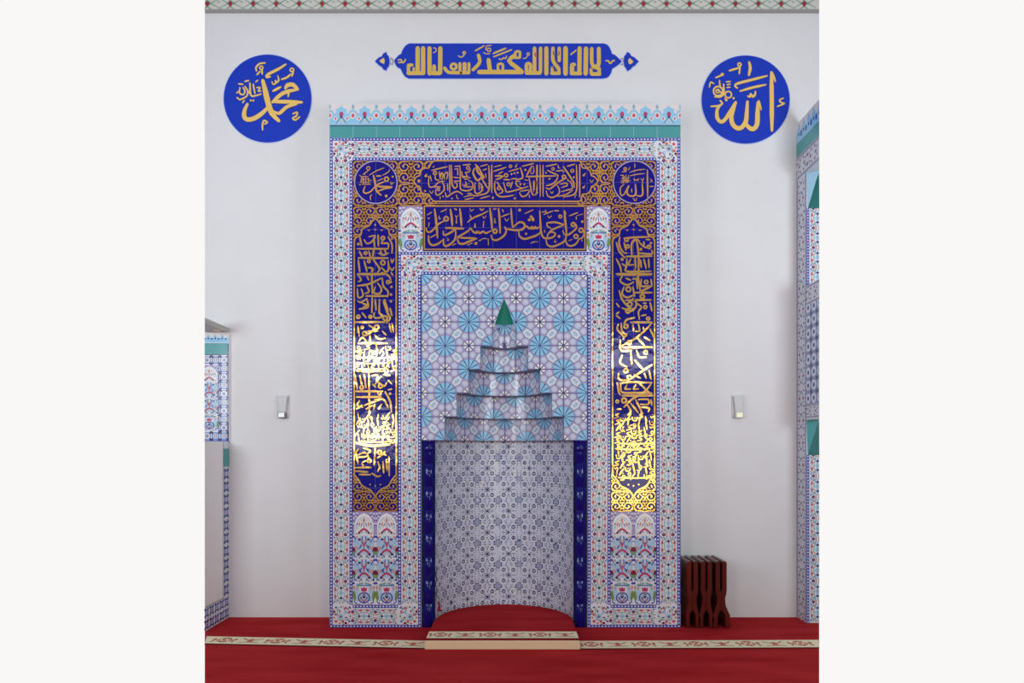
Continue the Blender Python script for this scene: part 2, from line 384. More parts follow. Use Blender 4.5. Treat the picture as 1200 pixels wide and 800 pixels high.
def flower_motif(P, half=True):
    for s in (-1, 1):
        P.stroke([(.04 * s, .2), (.18 * s, .05), (.3 * s, -.2), (.42 * s, -.4)], .06, 'glaze_chain_blue', 1)
        P.stroke([(.02 * s, -.05), (.1 * s, -.22), (.06 * s, -.44)], .045, 'glaze_chain_blue', 2)
        P.stroke([(.46 * s, -.1), (.36 * s, -.2), (.44 * s, -.32)], .05, 'glaze_light_blue', 2)
        P.disc(.45 * s, -.22, .05, 'glaze_mauve', 2, 6); P.disc(.12 * s, .42, .05, 'glaze_chain_blue', 2, 6); P.disc(.32 * s, -.4, .05, 'glaze_orange', 2, 6)
        P.disc(.08 * s, -.26, .045, 'glaze_orange', 3, 6); P.disc(.42 * s, .44, .05, 'glaze_navy', 2, 6)
    P.disc(0, -.18, .3, 'glaze_pale_blue', 1, 10, .16)
    P.stroke([(-.24, .32), (-.12, .2), (0, .15), (.12, .2), (.24, .32)], .09, 'glaze_crimson', 3, .8)
    for s in (-1, 1):
        P.disc(.24 * s, .34, .06, 'glaze_navy', 4, 7); P.disc(.2 * s, -.3, .07, 'glaze_navy', 3, 7, .05)
        leaf(P, .28 * s, -.12, .34, .1, .8 * s + pi / 2, 'glaze_light_blue'); leaf(P, .16 * s, .02, .3, .07, pi / 2 - .5 * s, 'glaze_chain_blue')
        leaf(P, .3 * s, .08, .2, .08, pi / 2 - .3 * s, 'glaze_orange', 3); P.disc(.38 * s, .02, .04, 'glaze_orange', 3, 6)
        leaf(P, .36 * s, .42, .22, .07, .5 * s, 'glaze_light_blue'); leaf(P, .12 * s, .42, .2, .06, pi / 2 + .6 * s, 'glaze_green')
        if half:
            P.poly([(.5 * s, .0), (.4 * s, .06), (.36 * s, .2), (.5 * s, .22)], 'glaze_dark_red', 3)
            P.poly([(.5 * s, .22), (.36 * s, .2), (.4 * s, .32), (.5 * s, .38)], 'glaze_green', 3)
    leaf(P, 0, -.08, .3, .12, pi / 2, 'glaze_red', 3); leaf(P, 0, -.35, .2, .06, pi / 2, 'glaze_white', 3)
    P.line(0, .05, 0, .16, .03, 'glaze_navy', 2)
def arch_motif(P):
    P.rect(-.5, -.5, .5, .5, 'glaze_mauve', 1)
    for s in (-1, 1):
        for x, y in ((.44, -.4), (.3, -.43), (.45, -.2), (.46, .02), (.36, -.28)):
            P.disc(x * s, y, .05, 'glaze_white', 2, 6, .035); P.disc(x * s, y + .07, .03, 'glaze_chain_blue', 2, 5)
    P.poly([(-.42, .5), (-.42, .05), (-.34, -.2), (-.18, -.36), (0, -.44), (.18, -.36), (.34, -.2), (.42, .05), (.42, .5)], 'glaze_star_white', 3)
    P.T = (lambda f: lambda a, b: f(a * .85, b * .85 + .09))(P.T)
    P.lift += 3
    for s in (-1, 1):
        P.stroke([(.44 * s, .4), (.4 * s, .0), (.24 * s, -.3), (0, -.44)], .05, 'glaze_pale_blue', 1); P.disc(.13 * s, -.26, .05, 'glaze_pale_blue', 2, 6); P.disc(.36 * s, -.06, .045, 'glaze_chain_blue', 2, 6)
        P.disc(.1 * s, .34, .06, 'glaze_light_blue', 2, 6, .09); P.disc(.38 * s, .42, .05, 'glaze_orange', 2, 6)
    leaf(P, 0, -.25, .3, .13, pi / 2, 'glaze_orange'); P.line(0, -.1, 0, .2, .03, 'glaze_chain_blue')
    P.stroke([(-.24, .36), (-.12, .24), (0, .19), (.12, .24), (.24, .36)], .1, 'glaze_crimson', 3, .8)
    for s in (-1, 1):
        P.disc(.25 * s, .38, .06, 'glaze_navy', 4, 7); leaf(P, .24 * s, -.05, .26, .1, pi / 2 - .2 * s, 'glaze_orange')
        leaf(P, .12 * s, -.02, .3, .05, pi / 2 - .4 * s, 'glaze_chain_blue'); leaf(P, .34 * s, .12, .24, .07, pi / 2 + .3 * s, 'glaze_light_blue')
    P.lift -= 3
def tulip_panel(P, x0, y0, x1, y1, nx, ny, top=True):
    P.T = None; P.rect(x0, y0, x1, y1, 'glaze_white', 0)
    sx, sy = (x1 - x0) / nx, (y1 - y0) / ny
    for i in range(nx):
        for j in range(ny):
            at_tile(P, x0 + (i + .5) * sx, y0 + (j + .5) * sy, sx, sy)
            if not (j == 0 and top):
                P.disc(0, -.05, .46, 'glaze_pale_blue', 1, 10, .42)
                for q in (-1, 1):
                    P.disc(.46 * q, -.42, .06, 'glaze_chain_blue', 1, 6); P.disc(.3 * q, .3, .06, 'glaze_light_blue', 1, 6); P.disc(.2 * q, .48, .05, 'glaze_mauve', 1, 6)
                    P.disc(.47 * q, .08, .05, 'glaze_chain_blue', 1, 6); P.stroke([(.3 * q, .48), (.42 * q, .36), (.36 * q, .2)], .04, 'glaze_chain_blue', 2)
            if j == ny - 1: vase_motif(P)
            elif j == 0 and top: arch_motif(P)
            else: flower_motif(P)
    P.T = None

def star_pattern(P, x0, y0, s, i0, i1, j0, j1, grid=True):
    """twelve-fold stars on a tile grid; tile corners at x0 + i*s, y0 + j*s"""
    for i in range(i0, i1 + 1):
        for j in range(j0, j1 + 1):
            at_tile(P, x0 + i * s, y0 + j * s, s, s)
            if (i + j) % 2 == 0:
                P.disc(0, 0, .45, 'glaze_line', 1, 12, rot=pi / 12)
                for k in range(12):
                    a0, a1 = k * pi / 6, (k + 1) * pi / 6
                    g = .055
                    P.poly([(.03 * cos((a0 + a1) / 2), .03 * sin((a0 + a1) / 2)), (.43 * cos(a0 + g), .43 * sin(a0 + g)), (.445 * cos((a0 + a1) / 2), .445 * sin((a0 + a1) / 2)), (.43 * cos(a1 - g), .43 * sin(a1 - g))], 'glaze_sky', 2)
            else:
                P.disc(0, 0, .24, 'glaze_line', 1, 12)
                for k in range(8):
                    a = (k + .5) * pi / 4
                    P.poly([(.05 * cos(a), .05 * sin(a)), (.22 * cos(a - .3), .22 * sin(a - .3)), (.235 * cos(a), .235 * sin(a)), (.22 * cos(a + .3), .22 * sin(a + .3))], 'glaze_star_white', 2)
                for k in range(8):
                    a = pi / 8 + k * pi / 4; r = .425
                    P.disc(r * cos(a), r * sin(a), .142, 'glaze_cell', 2, 8, rot=pi / 8); P.disc(r * cos(a), r * sin(a), .045, 'glaze_hex', 3, 6)
            at_tile(P, x0 + (i + .5) * s, y0 + (j + .5) * s, s, s)
            d = pi / 4 if (i + j) % 2 == 0 else -pi / 4
            c, n = cos(d), sin(d)
            R = lambda q: [(x * c - y * n, x * n + y * c) for x, y in q]
            P.poly(R([(-.235, -.13), (0, -.19), (.235, -.13), (.235, .13), (0, .19), (-.235, .13)]), 'glaze_line', 1)
            P.poly(R([(-.22, -.118), (0, -.175), (.22, -.118), (.22, .118), (0, .175), (-.22, .118)]), 'glaze_hex', 2)
            P.poly(R([(-.1, -.05), (0, -.07), (.1, -.05), (.1, .05), (0, .07), (-.1, .05)]), 'glaze_pale_blue', 3)
            P.disc(*R([(-.07, .0)])[0], .022, 'glaze_line', 4, 5); P.disc(*R([(.07, .0)])[0], .022, 'glaze_line', 4, 5)
    P.T = None
    if grid:
        for i in range(i0, i1 + 1): P.line(x0 + i * s, y0 + j0 * s, x0 + i * s, y0 + j1 * s, .5, 'glaze_line', 5)
        for j in range(j0, j1 + 1): P.line(x0 + i0 * s, y0 + j * s, x0 + i1 * s, y0 + j * s, .5, 'glaze_line', 5)

def niche_pattern(P, x0, y0, s, i0, i1, j0, j1):
    for i in range(i0, i1 + 1):
        for j in range(j0, j1 + 1):
            at_tile(P, x0 + i * s, y0 + j * s, s, s)
            P.disc(0, 0, .13, 'glaze_niche_dark', 1, 4, rot=0); P.disc(0, 0, .095, 'glaze_niche_light', 2, 4); P.rect(-.055, -.055, .055, .055, 'glaze_niche_ink', 3)
            for sa in (-1, 1):
                for sb in (-1, 1):
                    P.disc(.23 * sa, .25 * sb, .15, 'glaze_niche_light', 1, 10); P.disc(.23 * sa, .25 * sb, .105, 'glaze_niche_dark', 2, 9)
                    P.stroke([(.23 * sa - .05, .25 * sb - .03), (.23 * sa, .25 * sb + .03), (.23 * sa + .05, .25 * sb - .02)], .035, 'glaze_niche', 3, 1)
                    P.line(.08 * sa, .06 * sb, .16 * sa, .15 * sb, .03, 'glaze_niche_dark', 1)
                    P.line(.38 * sa, .28 * sb, .46 * sa, .36 * sb, .035, 'glaze_niche_dark', 1)
                    P.disc(.1 * sa, .42 * sb, .035, 'glaze_niche_mid', 1, 5); P.disc(.4 * sa, .12 * sb, .035, 'glaze_niche_mid', 1, 5)
                    P.disc(.33 * sa, .43 * sb, .042, 'glaze_niche_dark', 1, 5); P.disc(.43 * sa, .22 * sb, .034, 'glaze_niche_dark', 1, 5); P.disc(.06 * sa, .33 * sb, .03, 'glaze_niche_dark', 1, 5); P.disc(.24 * sa, .07 * sb, .03, 'glaze_niche_mid', 1, 5); P.line(.2 * sa, .46 * sb, .06 * sa, .46 * sb, .03, 'glaze_niche_mid', 1)
                P.line(.1 * sa, 0, .4 * sa, 0, .022, 'glaze_niche_mid', 1); P.disc(.23 * sa, 0, .04, 'glaze_niche_dark', 2, 6, .025)
                P.line(0, .1 * sa, 0, .4 * sa, .022, 'glaze_niche_mid', 1); P.disc(0, .25 * sa, .028, 'glaze_niche_dark', 2, 6, .05)
            at_tile(P, x0 + (i + .5) * s, y0 + (j + .5) * s, s, s)
            P.disc(0, 0, .21, 'glaze_niche_dark', 1, 4); P.disc(0, 0, .155, 'glaze_niche', 2, 4); P.disc(0, 0, .12, 'glaze_niche_mid', 3, 4); P.disc(0, 0, .04, 'glaze_niche', 4, 6)
    P.T = None

# ---------------------------------------------------------------- the room
HW = .45              # half width of the room part that is built, per metre from the lens
def xe(depth): return HW * depth
CX = (591 - 600) / SM  # axis of the niche
wall = MB()
x0, x1 = CX - .73, CX + .73
zt = EYE + (525 - 340) / SM
for a, b, z0, z1 in ((-xe(DW), x0, -.1, 5.9), (x1, xe(DW), -.1, 5.9), (x0, x1, zt, 5.9)):
    wall.box(a, b, YW, YW + .12, z0, z1, M_WALL)
o = wall.build('wall_back'); o['kind'] = 'structure'
fl = MB()
fn = DM + .8
near = DM - 1.40
fl.prism([(-6, -near + .0 - DM - 3), (6, -near - DM - 3), (6, -1.42), (-6, -1.42)], -.06, 0, M_CARPET)
def yy(depth): return depth - DM
fl.prism([(-xe(4.38), yy(4.38)), (xe(4.38), yy(4.38)), (xe(DW + .1), yy(DW + .1)), (-xe(DW + .1), yy(DW + .1))], -.06, 0, M_CARPET)
floor = fl.build('floor'); floor['kind'] = 'structure'
# woven cream bands along the carpet edge
def floor_band(name, xa, ya, xb, yb, w, parent, z=.001, seed=1, endsplay=True):
    ang = atan2(yb - ya, xb - xa); L = math.dist((xa, ya), (xb, yb))
    c, s = cos(ang), sin(ang)
    P = Pat(lambda u, v, k: (xa + u * c - v * s, ya + u * s + v * c, z + k * .0006))
    e0 = w * HW if endsplay and xa < -2 else 0; e1 = w * HW if endsplay and xb > 2 else 0
    P.poly([(0, 0), (L, 0), (L + e1, w), (-e0, w)], 'band_cream', 0)
    P.poly([(e0 * .035 / w, -.035), (L - e1 * .035 / w, -.035), (L, 0), (0, 0)], 'band_dark', 0)
    n = max(2, round(L / .205)); p = L / n
    for i in range(n):
        P.T = lambda a, b, i=i: ((i + .5 + a) * p, (.5 + b) * w)
        if i % 2:
            P.stroke([(-.36, .28), (-.2, .1), (0, 0), (.2, .1), (.36, .28)], .08, 'band_motif'); P.stroke([(-.36, -.28), (-.1, -.22), (.0, .0), (.1, -.22), (.36, -.28)], .08, 'band_motif')
            P.disc(0, .1, .1, 'band_motif', 1, 8); P.disc(0, -.22, .07, 'band_motif', 1, 8)
        else:
            P.poly([(-.3, 0), (-.16, .3), (0, .36), (.16, .3), (.3, 0), (.16, -.26), (0, -.32), (-.16, -.26)], 'band_motif')
            P.poly([(-.2, 0), (0, .22), (.2, 0), (0, -.2)], 'band_cream', 2); P.disc(0, 0, .08, 'band_motif', 3, 8, .12)
            for q in (-1, 1):
                P.poly([(.3 * q, 0), (.4 * q, .26), (.47 * q, .1), (.42 * q, -.06)], 'band_motif'); P.poly([(.3 * q, -.04), (.36 * q, -.3), (.44 * q, -.28), (.4 * q, -.1)], 'band_motif')
                P.disc(.16 * q, .14, .035, 'band_cream', 2, 6, .07); P.disc(.16 * q, -.14, .035, 'band_cream', 2, 6, .07)
    P.T = None
    o = P.build(name, parent)
    return o
floor_band('carpet_border', -xe(5.33), yy(5.33), -.668, yy(5.205), .195, floor)
floor_band('carpet_border', .515, yy(5.195), xe(5.225), yy(5.225), .2, floor)
# flat ceiling over the hall
ce = MB()
ce.prism([(-xe(4.4), yy(4.4)), (xe(4.4), yy(4.4)), (xe(DW), YW), (-xe(DW), YW)], 5.9, 6.0, M_WALL)
ce.prism([(-6, -9), (6, -9), (6, yy(4.4)), (-6, yy(4.4))], 5.9, 6.0, M_WALL)
ceil = ce.build('ceiling'); ceil['kind'] = 'structure'
# painted cornice strip at the head of the wall
cor = MB(); cd = .03
zc0 = EYE + (525 - 12.4) / (800 / (DW - cd))
cor.prism([(-xe(DW - cd), YW - cd), (xe(DW - cd), YW - cd), (xe(DW), YW), (-xe(DW), YW)], zc0, 5.9, 'cornice_pale')
cor.prism([(-xe(DW - cd - .012), YW - cd - .012), (xe(DW - cd - .012), YW - cd - .012), (xe(DW), YW), (-xe(DW), YW)], zc0 - .006, zc0 + .006, 'cornice_shade')
trim = cor.build('trim_1'); trim['kind'] = 'structure'
P = Pat(plane_at(DW - cd), regions=[[(240, -15), (960, -15), (960, 12), (240, 12)]])
for i in range(27):
    P.T = lambda a, b, i=i: (243 + i * 26.9 + a * 26.9, 4 + b * 16)
    if i < 27:
        for s in (-1, 1):
            P.stroke([(-.5, .3 * s), (-.25, .48 * s), (0, .2 * s), (.25, -.1 * s), (.5, -.3 * s)], .075, 'cornice_green', 1)
            P.stroke([(-.5, -.35 * s), (-.2, -.1 * s), (.1, .35 * s), (.3, .5 * s), (.5, .4 * s)], .06, 'cornice_green', 1)
        P.disc(0, .0, .1, 'cornice_red', 2, 8, .15); P.poly([(-.1, 0), (.1, 0), (0, .3)], 'cornice_red', 2)
        P.disc(-.5, -.1, .06, 'cornice_green', 2, 6)
P.T = None
P.regions = None
o = P.build('arabesque_band', trim)

# ---------------------------------------------------------------- the prayer niche
X0, X1, X2, X3, X4, X5, X6, X7 = 386.3, 413.3, 466.5, 493.5, 688.5, 715.6, 769, 797.5
YB, YA, YG, YI, YR, YO, YT, YC = 735.2, 708.3, 599.2, 241.6, 188.2, 161.4, 147.4, 121.5
mx = lambda px: (px - 600) / SM
mz = lambda py: EYE + (525 - py) / SM
mihrab = thing('prayer_niche', 'tall tiled mosque prayer niche with stepped hood, gold-lettered blue bands and a pale curved recess', 'prayer niche', (CX, 0, 0))
b = MB()
b.box(mx(X0), mx(X3), .004, YW, 0, mz(YT), M_WALL); b.box(mx(X4), mx(X7), .004, YW, 0, mz(YT), M_WALL)
b.box(mx(X3), mx(X4), .004, YW, mz(322), mz(YT), M_WALL)
ROWS = [(516, 488.4, 69.5), (488.4, 460.8, 56), (460.8, 433.2, 42), (433.2, 405.6, 28), (405.6, 378.2, 14.6)]
TIP = [(350, 0), (361, 4.6), (368, 7.2), (375, 9.6), (383, 12.1), (393, 13.9), (405.6, 14.5)]   # half width of the hood's tip
def tip_w(v):
    for (a, ra), (c, rc) in zip(TIP, TIP[1:]):
        if v <= c: return ra + (rc - ra) * max(0, v - a) / (c - a)
    return 14.5
for ya, yb, a in ROWS[:4]:
    b.box(mx(X3), mx(591 - a), .004, .03, mz(ya), mz(yb), M_WALL); b.box(mx(591 + a), mx(X4), .004, .03, mz(ya), mz(yb), M_WALL)
for (va, ra), (vb, rb) in zip(TIP, TIP[1:]):
    b.slab([(mx(X3), mz(vb)), (mx(591 - rb), mz(vb)), (mx(591 - ra), mz(va)), (mx(X3), mz(va))], .004, .03, M_WALL)
    b.slab([(mx(X4), mz(vb)), (mx(X4), mz(va)), (mx(591 + ra), mz(va)), (mx(591 + rb), mz(vb))], .004, .03, M_WALL)
b.box(mx(X3), mx(X4), .004, .03, mz(350), mz(322), M_WALL)
b.build('body', mihrab)

def part(name, draw, mapf=plane_niche, parent=None, label=None, **kw):
    P = Pat(mapf, **kw); draw(P); return P.build(name, parent or mihrab, label)
# cresting of pointed finials
def cresting(P, x0, x1, ytop, ybot, n):
    P.T = None; P.rect(x0, ytop, x1, ybot, 'glaze_crest_white', 0)
    s = (x1 - x0) / n; h = ybot - ytop
    P.regions = [[(x0, ytop), (x1, ytop), (x1, ybot), (x0, ybot)]]
    for i in range(n + 1):
        P.T = lambda a, b, i=i: (x0 + (i + .5 + a) * s, ytop + b * h)
        if i < n:
            P.poly([(0, .06), (.04, .15), (.13, .22), (.25, .29), (.2, .4), (.3, .5), (.5, .6), (.5, .97), (-.5, .97), (-.5, .6), (-.3, .5), (-.2, .4), (-.25, .29), (-.13, .22), (-.04, .15)], 'glaze_sky', 1)
            P.disc(0, .5, .09, 'glaze_crimson', 2, 8, .13); P.disc(0, .64, .06, 'glaze_navy', 3, 8, .05)
            P.poly([(-.16, .93), (0, .68), (.16, .93)], 'glaze_pale_blue', 2)
            for q in (-1, 1):
                P.disc(.25 * q, .7, .1, 'glaze_white', 2, 8, .1, ); P.disc(.25 * q, .7, .045, 'glaze_red', 3, 6, .06)
                P.stroke([(.05 * q, .68), (.14 * q, .82), (.22 * q, .92)], .04, 'glaze_green', 3)
        P.T = lambda a, b, i=i: (x0 + (i + a) * s, ytop + b * h)
        P.disc(0, .15, .075, 'glaze_pale_blue', 1, 8, .14); P.disc(0, .15, .03, 'glaze_green', 2, 6, .08)
        P.poly([(0, .26), (.14, .34), (.22, .5), (.12, .75), (-.12, .75), (-.22, .5), (-.14, .34)], 'glaze_light_blue', 2)
        P.disc(0, .56, .13, 'glaze_white', 3, 8, .16); P.disc(0, .56, .075, 'glaze_red', 4, 6, .1)
    P.T = None; P.regions = None
    P.rect(x0, ybot - .03 * h, x1, ybot, 'glaze_pale_blue', 1)
cb = MB(); cb.box(mx(X0), mx(X7), .004, .03, mz(YT), mz(YC), 'glaze_crest_white')
co = cb.build('cresting', mihrab)
part('cresting_tiles', lambda P: cresting(P, X0, X7, YC, YT - 1, 15), parent=co)
def fascia(P):
    P.rect(X0, YT - 1, X7, YT + .6, 'glaze_teal_line', 0); P.rect(X0, YT + .6, X7, YO, 'glaze_teal', 0)
    for i in range(1, 15):
        x = X0 + (X7 - X0) * i / 15; P.line(x, YT + .6, x, YO, .5, 'glaze_light_blue', 1)
part('teal_fascia', fascia)
# outer and inner floral borders
def outer_border(P):
    border_strip(P, X1, YO, X6, YR, 13, True)
    border_strip(P, X0, YR, X1, YA, 19, False); border_strip(P, X6, YR, X7, YA, 19, False)
    corner_tile(P, X0, YO, X1, YR, -1, -1); corner_tile(P, X6, YO, X7, YR, 1, -1)
part('outer_border', outer_border)
def inner_border(P):
    border_strip(P, X3, 295, X4, 322, 7, True)
    border_strip(P, X2, 322, X3, YA, 14, False); border_strip(P, X4, 322, X5, YA, 14, False)
    corner_tile(P, X2, 295, X3, 322, -1, -1); corner_tile(P, X4, 295, X5, 322, 1, -1)
part('inner_border', inner_border)
def foot_border(xa, xb, xc, xd):
    def f(P):
        border_strip(P, xb, YA, xc, YB, 2, True)
        corner_tile(P, xa, YA, xb, YB, -1, 1); corner_tile(P, xc, YA, xd, YB, 1, 1)
    return f
part('foot_border', foot_border(X0, X1, X2, X3)); part('foot_border', foot_border(X4, X5, X6, X7))
part('tulip_panel', lambda P: tulip_panel(P, X1, YG, X2, YA, 2, 4)); part('tulip_panel', lambda P: tulip_panel(P, X5, YG, X6, YA, 2, 4))
part('vase_panel', lambda P: tulip_panel(P, X2 + .8, YI, X3 + 2, 295, 1, 2)); part('vase_panel', lambda P: tulip_panel(P, X4 - 1, YI, X5 - .4, 295, 1, 2))
# star-tiled stepped face
REG = [[(X3, 322), (X4, 322), (X4, 350), (X3, 350)]]
for (va, ra), (vb, rb) in zip(TIP, TIP[1:]):
    REG += [[(X3, va), (591 - ra, va), (591 - rb, vb), (X3, vb)], [(X4, va), (591 + ra, va), (591 + rb, vb), (X4, vb)]]
for ya, yb, a in ROWS[:4]:
    REG += [[(X3, yb), (591 - a, yb), (591 - a, ya), (X3, ya)], [(591 + a, yb), (X4, yb), (X4, ya), (591 + a, ya)]]
def face(P):
    P.rect(X3, 322, X4, 516, 'glaze_mauve', 0); star_pattern(P, X3 + .4, 321.6, 27.75, 0, 7, 0, 7)
part('star_tile_face', face, regions=REG)
# the stepped hood: concave tiers
def cyl(R, x=CX):                     # u is px along the arc from the middle of the niche (591)
    def f(u, v, k):
        a = (u - 591) / SM / R
        return (x + (R - k * EPS * .6) * sin(a), (R - k * EPS * .6) * cos(a), mz(v))
    return f
for n, (ya, yb, a) in enumerate(ROWS[:4]):
    R = a / SM; h = a * pi / 2
    def tier(P):
        P.rect(591 - h, yb, 591 + h, ya, 'glaze_mauve', 0)
        star_pattern(P, 591 - (13.9 if n % 2 else 0) - 27.75 * 5, ya - 27.75 * (1 if n % 2 else 2), 27.75, 0, 10, 0, 3)
    t = part('hood_tier', tier, cyl(R), regions=[[(591 - h, yb), (591 + h, yb), (591 + h, ya), (591 - h, ya)]], strip=4)
    if True:                           # ledge under the next tier
        m = MB(); r2 = ROWS[n + 1][2] / SM; N = 24
        for i in range(N):
            p = [(CX + r * cos(pi * k / N), r * sin(pi * k / N), mz(yb)) for r, k in ((R, i), (R, i + 1), (r2, i + 1), (r2, i))]
            m.face(p, 'soffit_shade')
        m.build('ledge', t)
# the pointed tip: tiled below, plain teal glaze above
def tip_map(u, v, k):
    w = tip_w(v); R = max(.0005, w / SM - k * EPS * .4); a = (u - 591) / 14.5
    return (CX + R * sin(a), R * cos(a), mz(v))
def tip(P):
    P.rect(591 - 14.5 * pi / 2, 379, 591 + 14.5 * pi / 2, 405.6, 'glaze_mauve', 0)
    star_pattern(P, 591 - 27.75 * 3, 378 - 27.75, 27.75, 0, 6, 0, 3)
h = 14.5 * pi / 2
t = part('hood_tier', tip, tip_map, regions=[[(591 - h, q), (591 + h, q), (591 + h, q2), (591 - h, q2)] for q, q2 in ((379, 383), (383, 388), (388, 393), (393, 405.6))], strip=3)
m = MB(); N = 14; VS = [350, 355.5, 361, 368, 375, 379]
for va, vb in zip(VS, VS[1:]):
    for i in range(N):
        m.face([(CX + tip_w(v) / SM * cos(pi * k / N), tip_w(v) / SM * sin(pi * k / N), mz(v)) for v, k in ((vb, i), (vb, i + 1), (va, i + 1), (va, i))], 'glaze_teal_deep')
m.build('hood_tip', mihrab, 'plain teal pointed tip of the stepped hood')
# ledge over the recess
RN = 81 / SM
m = MB(); r2 = ROWS[0][2] / SM; N = 32
for i in range(N):
    m.face([(CX + r * cos(pi * k / N), r * sin(pi * k / N), mz(516)) for r, k in ((RN, i), (RN, i + 1), (r2, i + 1), (r2, i))], 'soffit_shade')
for s in (-1, 1): m.box(min(CX + s * RN, CX + s * 97.5 / SM), max(CX + s * RN, CX + s * 97.5 / SM), .004, .13, mz(516), mz(514), 'soffit_shade')
m.build('recess_soffit', mihrab)
def recess(P):
    h = 81 * pi / 2; yb = 525 + EYE * SM
    P.rect(591 - h, 516, 591 + h, yb, 'glaze_niche', 0)
    niche_pattern(P, 591 - 27.6 * 5 + 4.5, 516 + 7, 27.6, -1, 11, -1, 8)
part('curved_recess', recess, cyl(RN), regions=[[(591 - 81 * pi / 2, 516), (591 + 81 * pi / 2, 516), (591 + 81 * pi / 2, 735), (591 - 81 * pi / 2, 735)]], strip=6)
for s in (-1, 1):
    m = MB(); m.box(min(CX + s * RN, CX + s * 97.5 / SM), max(CX + s * RN, CX + s * 97.5 / SM), .1, .13, 0, mz(516), 'glaze_cobalt')
    m.build('column_recess', mihrab)
for s in (-1, 1):
    m = MB(); r = .057; prof = []
    z = 0; H = mz(516) / 8
    for k in range(8):
        prof += [(r - .0012, z), (r, z + .0015), (r, z + H - .0015), (r - .0012, z + H)]; z += H
    m.lathe(prof, CX + s * 89.3 / SM, .055, 'glaze_cobalt')
    m.lathe([(r - .01, mz(531)), (r + .006, mz(529)), (r + .009, mz(525)), (r + .003, mz(521)), (r + .01, mz(518)), (r + .01, mz(516))], CX + s * 89.3 / SM, .055, 'glaze_cobalt')
    m.build('corner_column', mihrab)

# ---------------------------------------------------------------- gold-lettered tile panels
G = 'gold_lustre'
def joints(P, x0, y0, x1, y1, nx, ny, k=2):
    for i in range(1, nx): P.line(x0 + (x1 - x0) * i / nx, y0, x0 + (x1 - x0) * i / nx, y1, .35, 'glaze_joint_blue', k)
    for j in range(1, ny): P.line(x0, y0 + (y1 - y0) * j / ny, x1, y0 + (y1 - y0) * j / ny, .35, 'glaze_joint_blue', k)
def arabesque(P, x0, y0, x1, y1, nx, ny, w=1.3, k=1):
    """gold scrolls and leaves, mirrored from cell to cell"""
    P.rect(x0, y0, x1, y1, 'glaze_panel_dark', 0); w *= 1.05
    sx, sy = (x1 - x0) / nx, (y1 - y0) / ny
    P.regions = [[(x0, y0), (x1, y0), (x1, y1), (x0, y1)]]
    for i in range(nx):
        for j in range(ny):
            fx, fy = (1 if i % 2 else -1), (1 if j % 2 else -1)
            cx, cy = x0 + (i + .5) * sx, y0 + (j + .5) * sy
            f = lambda a, b: (cx + a * sx * fx, cy + b * sy * fy)
            P.disc(*f(.02, .02), min(sx, sy) * .34, 'glaze_panel_blue', k, 10)
            P.stroke([f(-.5, .5), f(-.2, .42), f(.3, .38), f(.42, 0), f(.2, -.34), (f(-.15, -.32)), f(-.28, 0), f(-.05, .2), f(.14, .05)], w, G, k + 1, .8)
            P.stroke([f(.42, 0), f(.5, -.25), f(.44, -.5)], w * .8, G, k + 1)
            P.stroke([f(-.28, 0), f(-.46, -.1), f(-.5, -.4)], w * .8, G, k + 1)
            P.disc(*f(.1, .02), w * 1.0, G, k + 2, 7); P.disc(*f(-.42, .18), w * .8, G, k + 2, 6); P.disc(*f(.38, -.42), w * .8, G, k + 2, 6)
            P.disc(*f(-.06, -.42), w * .7, G, k + 2, 6); P.disc(*f(.3, .3), w * .9, G, k + 2, 6)
            for a, b, c, d in ((-.5, .12, -.3, .34), (.1, -.5, .34, -.3), (-.3, -.5, -.4, -.28), (.5, .2, .36, .34), (-.08, .5, .06, .3), (.18, .02, .0, -.16)):
                p, q = f(a, b), f(c, d); ox, oy = (q[1] - p[1]) * .24, (p[0] - q[0]) * .24; m_ = ((p[0] + q[0]) / 2, (p[1] + q[1]) / 2)
                P.poly([p, (m_[0] + ox, m_[1] + oy), q, (m_[0] - ox, m_[1] - oy)], G, k + 2)
    P.regions = None

